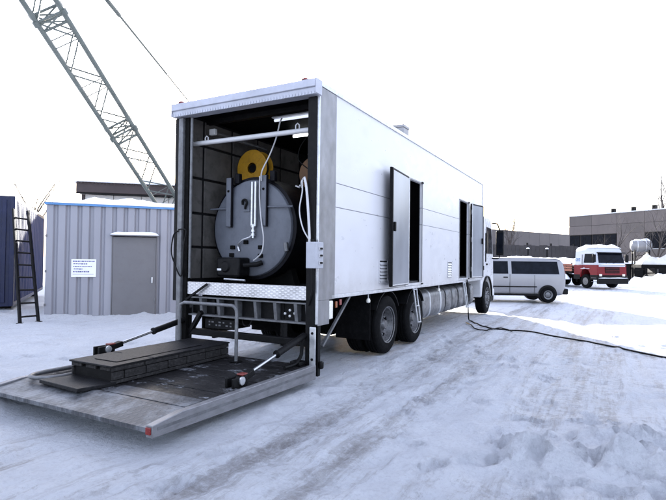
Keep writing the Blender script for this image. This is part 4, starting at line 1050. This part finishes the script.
van('snowed_in_van', (p.x - 3.0, 28.5, 0), R_(25), 'pale van buried in rounded snow, showing behind the box truck mirror', 'van', mat('off_white_car_paint', (.55, .55, .56), .5, 0, .08, 3), 4.6, 2.15, 1.9, snowcap=.38)
p = at(531, 262, 38)
van('snowed_in_car', (p.x - 2.0, 38.5, .0), R_(4), 'small snow-capped vehicle peeking over the silver van roof', 'vehicle', mat('dark_car_paint', (.05, .05, .06), .4, 0, .2, 3), 4.2, 1.75, 1.75, snowcap=.3)

# ================================================================== red and white tractor unit
hd = Vector((.26, -.966, 0)).normalized(); rzR = math.atan2(hd.y, hd.x)
fr = gnd(622, 289.0); rt = empty('truck_tractor', (fr.x - hd.x * 2.0 - .4, fr.y - hd.y * 2.0 + .2, 0), rzR)
tag(rt, 'red and white cab-over truck with a snow-covered roof facing the lot', 'truck')
redp = mat('faded_red_paint', (.15, .008, .012), .5, 0, .15, 2, (.07, .01, .012), .5, spec=.25); whp = mat('white_truck_paint', (.46, .48, .52), .45, 0, .06, 2, (.5, .5, .5), .4)
rt.scale = (.9, .9, .9); CWR = 2.5; h2 = CWR / 2
MB().prism([(-.25, .75), (.42, .75), (.46, 1.05), (.62, 1.27), (.9, 1.36), (1.18, 1.27), (1.34, 1.05), (1.38, .75), (2.05, .62), (2.08, 1.05), (2.05, 1.66), (-.25, 1.66)], -h2, h2).build('lower_cab', redp, rt, .04)
rings = []
for z, x0, x1, w in ((1.662, -.25, 2.04, h2 - .002), (1.75, -.25, 2.03, h2 - .003), (2.55, -.23, 1.82, h2 - .06), (2.75, -.2, 1.76, h2 - .1), (2.92, -.08, 1.6, h2 - .22), (2.97, .1, 1.4, h2 - .42)):
    c = .12
    rings.append([(x0 + c, -w, z), (x1 - c, -w, z), (x1, -w + c, z), (x1, w - c, z), (x1 - c, w, z), (x0 + c, w, z), (x0, w - c, z), (x0, -w + c, z)])
MB().loft(rings).build('upper_cab', whp, rt, angle=40)
def quad_slab(name, q, th, m, par, n=None):
    q = [Vector(p) for p in q]; nn = (q[1] - q[0]).cross(q[3] - q[0]).normalized()
    if n is not None and nn.dot(Vector(n)) < 0: nn = -nn
    MB().add([p + nn * .006 for p in q] + [p - nn * th for p in q], [(0, 1, 2, 3), (7, 6, 5, 4), (0, 1, 5, 4), (1, 2, 6, 5), (2, 3, 7, 6), (3, 0, 4, 7)]).build(name, m, par, smooth=False)
quad_slab('windscreen', [(2.022, -h2 + .14, 1.8), (2.022, h2 - .14, 1.8), (1.835, h2 - .2, 2.5), (1.835, -h2 + .2, 2.5)], .03, glass, rt, (1, 0, 0))
for sg_ in (-1, 1):
    quad_slab('side_window', [(.75, sg_ * (h2 - .008), 1.8), (1.78, sg_ * (h2 - .008), 1.8), (1.66, sg_ * (h2 - .055), 2.45), (.8, sg_ * (h2 - .055), 2.45)], .03, glass, rt, (0, sg_, 0))
    MB().box((.62, sg_ * (h2 + .003), .97), (.635, sg_ * (h2 - .02), 1.64)).build('door_gap', black, rt)
    MB().box((.7, sg_ * (h2 + .03), 1.4), (.88, sg_ * (h2 - .01), 1.45)).build('door_handle', whp, rt, .01)
    MB().box((1.86, sg_ * (h2 + .05), 1.85), (1.98, sg_ * (h2 + .28), 2.4)).build('mirror', black, rt, .02)
    MB().box((2.06, sg_ * (h2 - .14), .86), (2.09, sg_ * (h2 - .38), 1.02)).build('headlight', white_l, rt, .02)
    lumpy('arch_snow', .45, 1.35, sg_ * h2 - .04, sg_ * h2 + .06, 1.37, .04, rt, 17, 10, 1)
MB().prism([(1.40, .60), (2.06, .60), (2.09, .95), (1.36, .95)], -h2 - .012, h2 + .012).build('lower_skirt', black, rt, .02)
MB().prism([(-.26, .6), (.40, .6), (.40, .95), (-.26, .95)], -h2 - .012, h2 + .012).build('rear_skirt', black, rt, .02)
for sg_ in (-1, 1):
    for z in (.45, .72): MB().box((1.5, sg_ * (h2 + .02), z), (1.95, sg_ * (h2 - .2), z + .04)).build('cab_step', steel, rt, .005)
    MB().tube([(.62, sg_ * (h2 + .03), 1.7), (.62, sg_ * (h2 + .01), 2.4)], .018, 6).build('grab_rail', black, rt)
B('visor', (1.86, -h2 + .1, 2.5), (2.12, h2 - .1, 2.56), black, rt, .02)
for y in (-.5, .15): MB().bar((2.05, y, 1.78), (1.98, y + .5, 2.05), .025, .02).build('wiper', black, rt)
for y in (-.9, -.3, .3, .9): MB().lathe([(0, .04), (.04, .03), (.05, 0)], (1.62, y, 2.9), 'z', 10).build('roof_lamp', amber_l, rt)
B('emblem_strip', (2.052, -h2 + .12, 1.54), (2.066, h2 - .12, 1.64), whp, rt, .003)
B('grille', (2.062, -.62, 1.08), (2.10, .62, 1.5), black, rt, .01)
for z in (1.16, 1.27, 1.38): B('grille_bar', (2.1005, -.6, z), (2.115, .6, z + .03), redp, rt)
B('bumper', (1.98, -h2 + .0, .32), (2.26, h2, .72), black, rt, .04); lumpy('bumper_snow', 2.0, 2.25, -h2 + .05, h2 - .05, .721, .06, rt, 23, 8, 8)
lumpy('sill_snow', 2.06, 2.14, -h2 + .1, h2 - .1, 1.67, .07, rt, 24, 6, 12)
lumpy('roof_snow', -.12, 1.72, -h2 + .12, h2 - .12, 2.86, .26, rt, 29, 18, 10)
for i, x in enumerate((-.06, .1, .26)):    # blue letters on the sleeper side
    MB().tube(arc([(x + .11, -h2 + .006, 2.08), (x + .05, -h2 + .004, 2.12), (x, -h2 + .006, 2.02), (x + .05, -h2 + .009, 1.92), (x + .11, -h2 + .008, 1.96)], 4), .018, 6).build('blue_letter', blue_trim, rt)
B('chassis', (-4.6, -.45, .62), (1.9, .45, .9), dark, rt)
for x in (.9, -2.6, -3.9):
    for sg_ in (-1, 1):
        w = empty('wheel', (x, sg_ * (h2 - .16), .48), 0, rt)
        MB().lathe([(.27, .15), (.32, .16), (.46, .15), (.5, .1), (.5, -.1), (.46, -.15), (.27, -.15)], axis='y', n=28, closed=True).build('tyre', rubber, w)
        MB().lathe([(0, sg_ * .1), (.1, sg_ * .1), (.16, sg_ * .02), (.26, sg_ * .06), (.28, sg_ * .14)], axis='y', n=24).build('rim', rim_m, w)
B('bed', (-7.8, -h2, 1.02), (-.4, h2, 1.14), dark, rt)
brd = mat('rusty_red_board', (.28, .10, .06), .6, 0, .25, 4)
for sg_ in (-1, 1):
    for z in (1.16, 1.36, 1.56): B('side_board', (-7.8, sg_ * (h2 - .02), z), (-.42, sg_ * (h2 + .02), z + .15), brd, rt, .008)
    for x in (-7.6, -5.8, -4.0, -2.2, -.55): B('stake', (x, sg_ * (h2 - .021), 1.14), (x + .08, sg_ * (h2 - .08), 1.78), dark, rt)
lumpy('load_snow', -7.7, -.5, -h2 + .1, h2 - .1, 1.6, .5, rt, 37, 26, 10)
lumpy('tank_snow', -2.4, -.6, -h2 - .25, -h2 + .05, .55, .4, rt, 38, 10, 3)

# ================================================================== concrete hall on the right
HP0 = Vector((at(569, 265, 60).x, 60, 0)); HP1 = Vector((at(666, 265, 50).x, 50, 0)); HDv = (HP1 - HP0).normalized(); rzH = math.atan2(HDv.y, HDv.x)
hall = empty('concrete_hall', HP0, rzH); tag(hall, 'tall grey concrete industrial hall with a strip of windows at right', 'building')
conc = mat('grey_concrete', (.125, .106, .098), .85, 0, .12, .35, (.08, .072, .07), .5, (1, 1, .5), bmp=.2, bscale=8)
conc2 = mat('stained_concrete', (.105, .09, .083), .85, 0, .14, .3, (.07, .064, .062), .5, (1, 1, .4), bmp=.2, bscale=8)
HT = at(569, 217, 60).z; zA, zB_, zC = 3.1, 4.85, 5.85
HLEN = 42.0; pw = 3.0
B('core', (.0, .12, -1), (HLEN, 22, HT - .05), conc2, hall)
nc = int(HLEN / pw)
for i in range(nc):
    a, b = i * pw + .015, (i + 1) * pw - .015
    B('wall_panel', (a, -.03 - random.uniform(0, .01), zC + .015), (b, .119, HT), random.choice((conc, conc2)), hall)
    B('wall_panel', (a, -.03 - random.uniform(0, .01), zB_), (b, .119, zC - .015), random.choice((conc, conc2)), hall)
    B('wall_panel', (a, -.03, -1), (b, .119, zA), random.choice((conc, conc2)), hall)
    if i in (2, 4, 7, 10, 12): B('wall_panel', (a, -.02, zA + .01), (b, .119, zB_ - .01), conc, hall); continue
    for k in range(2):
        x0 = a + k * 1.5 + .04; x1 = x0 + 1.38
        w = B('window', (x0, .03, zA + .05), (x1, .119, zB_ - .05), black, hall)
        B('pane', (x0 + .05, .02, zA + .12), (x0 + .66, .0295, zB_ - .12), glass, w); B('pane', (x0 + .72, .02, zA + .12), (x1 - .05, .0295, zB_ - .12), glass, w)
        B('sill', (x0, -.05, zA + .005), (x1, .0295, zA + .045), alu, w)
B('parapet_cap', (-.1, -.1, HT + .001), (HLEN, .4, HT + .1), alu, hall)
lumpy('roof_snow', -.1, HLEN, -.08, 21, HT + .101, .18, hall, 41, 60, 6)
for px in (603, 623, 644):
    q = on_plane(px, 212, HP0 + Vector((0, 0, 0)), Vector((HDv.y, -HDv.x, 0))); k = (q - HP0).dot(HDv)
    v = B('roof_vent', (k - .18, 1.6, HT + .1), (k + .18, 2.0, HT + .62), black, hall, .03); B('vent_cap', (k - .24, 1.5, HT + .62), (k + .24, 2.1, HT + .7), black, v, .02)

# long low hall far behind
FP0 = Vector((at(470, 262, 77).x, 77, 0)); FP1 = Vector((at(575, 262, 94).x, 94, 0)); FD = (FP1 - FP0).normalized()
hall2 = empty('distant_hall', FP0, math.atan2(FD.y, FD.x)); tag(hall2, 'long low grey building far behind the fence and van', 'building')
FL = (FP1 - FP0).length + 6; FT = 6.75
B('core', (-6, .1, -1), (FL, 12, FT - .05), conc2, hall2)
far_m = mat('far_grey_wall', (.11, .096, .092), .85, 0, .12, .3, (.07, .07, .07), .5)
for i in range(-2, int(FL / 3)):
    B('wall_panel', (i * 3 + .02, -.03, 4.4), (i * 3 + 2.98, .099, FT), far_m, hall2); B('wall_panel', (i * 3 + .02, -.03, -1), (i * 3 + 2.98, .099, 2.7), far_m, hall2)
    w = B('window', (i * 3 + .15, .04, 2.75), (i * 3 + 2.85, .099, 4.35), black, hall2); B('pane', (i * 3 + .25, .03, 2.85), (i * 3 + 2.75, .0395, 4.25), glass, w)
lumpy('roof_snow', -6, FL, -.1, 11, FT, .2, hall2, 43, 50, 6)

# ================================================================== dark board fence
F0, F1 = at(478, 262, 44), at(580, 262, 47); F0.z = F1.z = 0; fd_ = (F1 - F0).normalized(); fl_ = (F1 - F0).length
fence = empty('board_fence', F0, math.atan2(fd_.y, fd_.x)); tag(fence, 'tall dark board fence running behind the silver van', 'fence')
fence_m = mat('dark_fence_board', (.03, .026, .027), .75, 0, .3, 1.2, (.05, .045, .045), .5)
n = int(fl_ / .42)
for i in range(n): B('board', (i * .42 + .015, random.uniform(-.012, .012), -.2), (i * .42 + .40, .045, 3.15 + random.uniform(-.06, .05)), fence_m, fence)
for i in range(0, n, 6): B('post', (i * .42 - .03, .047, -.2), (i * .42 + .09, .16, 3.35), black, fence)
for z in (.5, 2.7): B('rail', (0, .047, z), (n * .42, .1, z + .1), black, fence)
for px, lab in ((528, 'nearer the truck mirror'), (547, 'nearer the concrete hall')):
    q = at(px, 262, 42.5); q.z = 0
    lp = empty('lamp_post', q); tag(lp, 'thin dark post with a snowy cap before the fence, ' + lab, 'post')
    MB().tube([(0, 0, -.2), (0, 0, 2.75)], .06, 8).build('pole', black, lp); MB().lathe([(0, 2.85), (.10, 2.82), (.14, 2.74), (.0, 2.72)], (0, 0, 0), 'z', 14).build('cap', snow, lp)

# ================================================================== tank on a stand, skip, covered trailer, snow pile
q = at(641, 262, 42); tk = empty('storage_tank', (q.x, q.y, 0), R_(-20)); tag(tk, 'silver storage tank with snow on top, raised on a steel stand', 'tank')
rr = .5
MB().lathe([(0, -.8), (.25, -.77), (.42, -.68), (rr, -.5), (rr, .5), (.42, .68), (.25, .77), (0, .8)], (0, 0, 3.1), 'x', 28).build('vessel', mat('dull_silver_tank', (.24, .24, .25), .5, .35, .15, 2), tk)
lumpy('snow_cap', -.66, .66, -.34, .34, 3.45, .2, tk, 51, 12, 6)
for x in (-.55, .5):
    for y in (-.5, .45): MB().bar((x, y, -.2), (x, y, 2.75), .09, .09).build('leg', black, tk)
    B('cross_beam', (x - .05, -.55, 2.45), (x + .05, .55, 2.55), black, tk)
for z in (1.0, 2.2): MB().bar((-.55, -.56, z), (.5, -.56, z + .2), .05, .05).build('brace', black, tk)
for x in (-.3, .3): MB().lathe([(rr + .004, x - .03), (rr + .02, x - .03), (rr + .02, x + .03), (rr + .004, x + .03)], (0, 0, 3.1), 'x', 28, True).build('band', alu, tk)
q = gnd(648, 282.5); sk = empty('scrap_skip', (q.x, q.y, 0), R_(-8)); tag(sk, 'dark open skip of scrap standing behind the red truck', 'skip')
MB().prism([(-1.5, 0), (1.9, 0), (2.4, 1.5), (-2.0, 1.5)], 0, 1.7).build('bin', black, sk, .02)
for x in (-1.2, -.3, .6, 1.5): MB().bar((x, -.03, .02), (x * 1.2 + .05, -.03, 1.48), .08, .06, (0, 1, 0)).build('rib', dark, sk)
B('rim', (-2.05, -.06, 1.5), (2.45, 1.76, 1.58), black, sk); lumpy('snow_cap', -1.9, 2.3, .02, 1.65, 1.585, .22, sk, 57, 16, 6)
for i, (xa, xb, lab) in enumerate(((-2.6, -1.9, 'pale beam leaning steeply on the left end of the scrap skip'), (.2, -.1, 'short pale beam leaning on the middle of the scrap skip'), (.7, .35, 'broken pale beam resting against the skip nearest the snow pile'))):
    a = sk.matrix_basis @ Vector((xb, -.95, 0)); b = sk.matrix_basis @ Vector((xa, -.12, 1.75 - i * .3))
    bm_ = MB().bar(Vector((0, 0, 0)), b - a, .09, .09).build('leaning_beam', mat('weathered_beam', (.32, .30, .29), .8, 0, .2, 4), None, .01); bm_.location = a; tag(bm_, lab, 'beam')
q = at(656, 262, 39); tp = empty('covered_trailer', (q.x, q.y, 0), R_(-12)); tag(tp, 'trailer with a pale tarpaulin and snow below the storage tank', 'trailer')
lumpy('tarpaulin', -1.2, 2.6, -.7, .9, 1.55, .62, tp, 61, 24, 8).data.materials[0] = mat('pale_tarpaulin', (.55, .53, .50), .7, 0, .12, 2)
B('deck', (-1.3, -.8, 1.3), (2.7, 1.0, 1.548), dark, tp)
for x in (-.2, 1.6):
    for y in (-.75, .95): MB().lathe([(0, y - .1), (.3, y - .1), (.4, y - .06), (.4, y + .06), (.3, y + .1), (0, y + .1)], (x, 0, .4), 'y', 20).build('wheel', rubber, tp)
    B('axle_stand', (x - .1, -.6, .4), (x + .1, .8, 1.299), black, tp)
def pile(name, loc, rx, ry, h, seed, label):
    vs, fs = [], []; n_, m_ = 40, 14
    for j in range(m_):
        for i in range(n_):
            a = 2 * math.pi * i / n_; t = j / (m_ - 1); r = 1 - t
            q_ = mnoise.fractal(Vector((math.cos(a) * r * 3, math.sin(a) * r * 3, seed)), 1, 2, 5)
            z = h * max(0, (1 - r * r)) * (1 + .6 * q_) - .15 * r
            vs.append((rx * r * math.cos(a) * (1 + .1 * q_), ry * r * math.sin(a) * (1 + .1 * q_), z))
    for j in range(m_ - 1):
        for i in range(n_): a, b = j * n_ + i, j * n_ + (i + 1) % n_; fs.append((a, b, b + n_, a + n_))
    o = MB().add(vs, fs).build(name, snow, None, angle=80); o.location = loc; tag(o, label, 'snow pile'); return o
q = gnd(662, 288); pile('snow_pile', (q.x + 1.2, q.y + 2, 0), 3.2, 2.0, .75, 3, 'lumpy snow pile at the right edge before the dark skip')
q = gnd(600, 284); pile('snow_pile', (q.x + 1.5, q.y + 6, -.1), 5, 2, .6, 9, 'low snow bank running behind the red and white truck')

# ================================================================== bare trees
bark = mat('bare_bark', (.055, .045, .04), .85, 0, .3, 3)
def bare_tree(name, loc, h, seed, label, spread=.5, levels=4, r0=.11, cat='tree', group=None):
    rg_ = random.Random(seed); o = empty(name, loc); tag(o, label, cat, group)
    tm, cm_ = MB(), MB()
    def grow(p, d, ln, r, lv):
        pts, rs = [p], [r]; q_ = p; dd = d
        n_ = 4
        for k in range(n_):
            dd = (dd + Vector((rg_.gauss(0, .13), rg_.gauss(0, .13), rg_.gauss(.05, .06)))).normalized()
            q_ = q_ + dd * (ln / n_); pts.append(q_); rs.append(r * (1 - .6 * (k + 1) / n_))
        (tm if lv == levels else cm_).tube(pts, rs, 5 if lv >= levels - 1 else 3, caps=False)
        if lv == 0: return
        for k in range(6 if lv == levels else 4):
            t = rg_.uniform(.3, 1.0) if k else 1.0
            i = min(n_ - 1, int(t * n_)); b = pts[i].lerp(pts[i + 1], t * n_ - i)
            a = rg_.uniform(0, 2 * math.pi); side = Vector((math.cos(a), math.sin(a), 0))
            nd = (dd * (1 - spread) + side * spread * rg_.uniform(.6, 1.2) + Vector((0, 0, .25))).normalized()
            grow(b, nd, ln * rg_.uniform(.45, .68), rs[i] * .55, lv - 1)
    grow(Vector((0, 0, -.2)), Vector((0, 0, 1)), h * .5, r0, levels)
    tm.build('trunk', bark, o); cm_.build('crown', bark, o); return o
def tr(px, Y): q_ = at(px, 262, Y); return (q_.x, q_.y, 0)
G = 'bare trees round the lot'
bare_tree('bare_tree', tr(618, 44), 7.0, 1, 'bushy bare tree just right of the red truck cab, before the hall', .62, 5, .13, group=G)
bare_tree('bare_tree', tr(648, 40), 7.4, 2, 'bare tree with wide twigs standing beside the storage tank', .6, 5, .13, group=G)
bare_tree('bare_tree', tr(634, 46), 5.6, 6, 'bare tree between the red truck and the storage tank', .6, 5, .12, group=G)
bare_tree('bare_tree', tr(657, 70), 19.0, 3, 'tall thin bare tree rising above the hall roof at far right', .3, 4, .45, group=G)
bare_tree('bare_tree', tr(508, 62), 9.8, 4, 'slim bare tree above the distant hall, nearest the box truck', .28, 4, .19, group=G)
bare_tree('bare_tree', tr(519, 66), 9.2, 5, 'slim bare tree above the distant hall, second from the box truck', .28, 4, .17, group=G)
bare_tree('bare_tree', (at(9, 200, 24.5).x, 24.5, 0), 8.2, 8, 'bare tree with a few twigs showing above the blue container', .22, 3, .13, group=G)

# ================================================================== black cable over the snow
def gpts(l): 
    out = []
    for x, y in l: q_ = gnd(x, y); out.append((q_.x, q_.y, gz(q_.x, q_.y) + .016))
    return out
dr_ = tw(7.75, -.04, 1.13)
pts = arc([dr_, dr_ + Vector((.02, -.03, -.5)), tw(7.7, -.10, .12)] + gpts([(471, 320), (480, 324), (492, 326.5), (508, 328.5), (530, 331.5), (553, 335), (580, 338.5), (612, 345), (640, 351), (680, 358), (740, 366)]), 8)
pts = [Vector((p.x, p.y, max(p.z, gz(p.x, p.y) + .012))) for p in pts]
c = MB().tube(pts, .017, 6).build('power_cable', black); tag(c, 'black power cable running from the front side door across the snow', 'cable')
pts = arc(gpts([(466, 322), (474, 327), (487, 329), (499, 327), (512, 330)]), 8)
pts = [Vector((p.x, p.y, max(p.z, gz(p.x, p.y) + .03))) for p in pts]
c = MB().tube(pts, .015, 6).build('loose_cable', black); tag(c, 'short loose end of black cable lying beside the front wheel', 'cable')
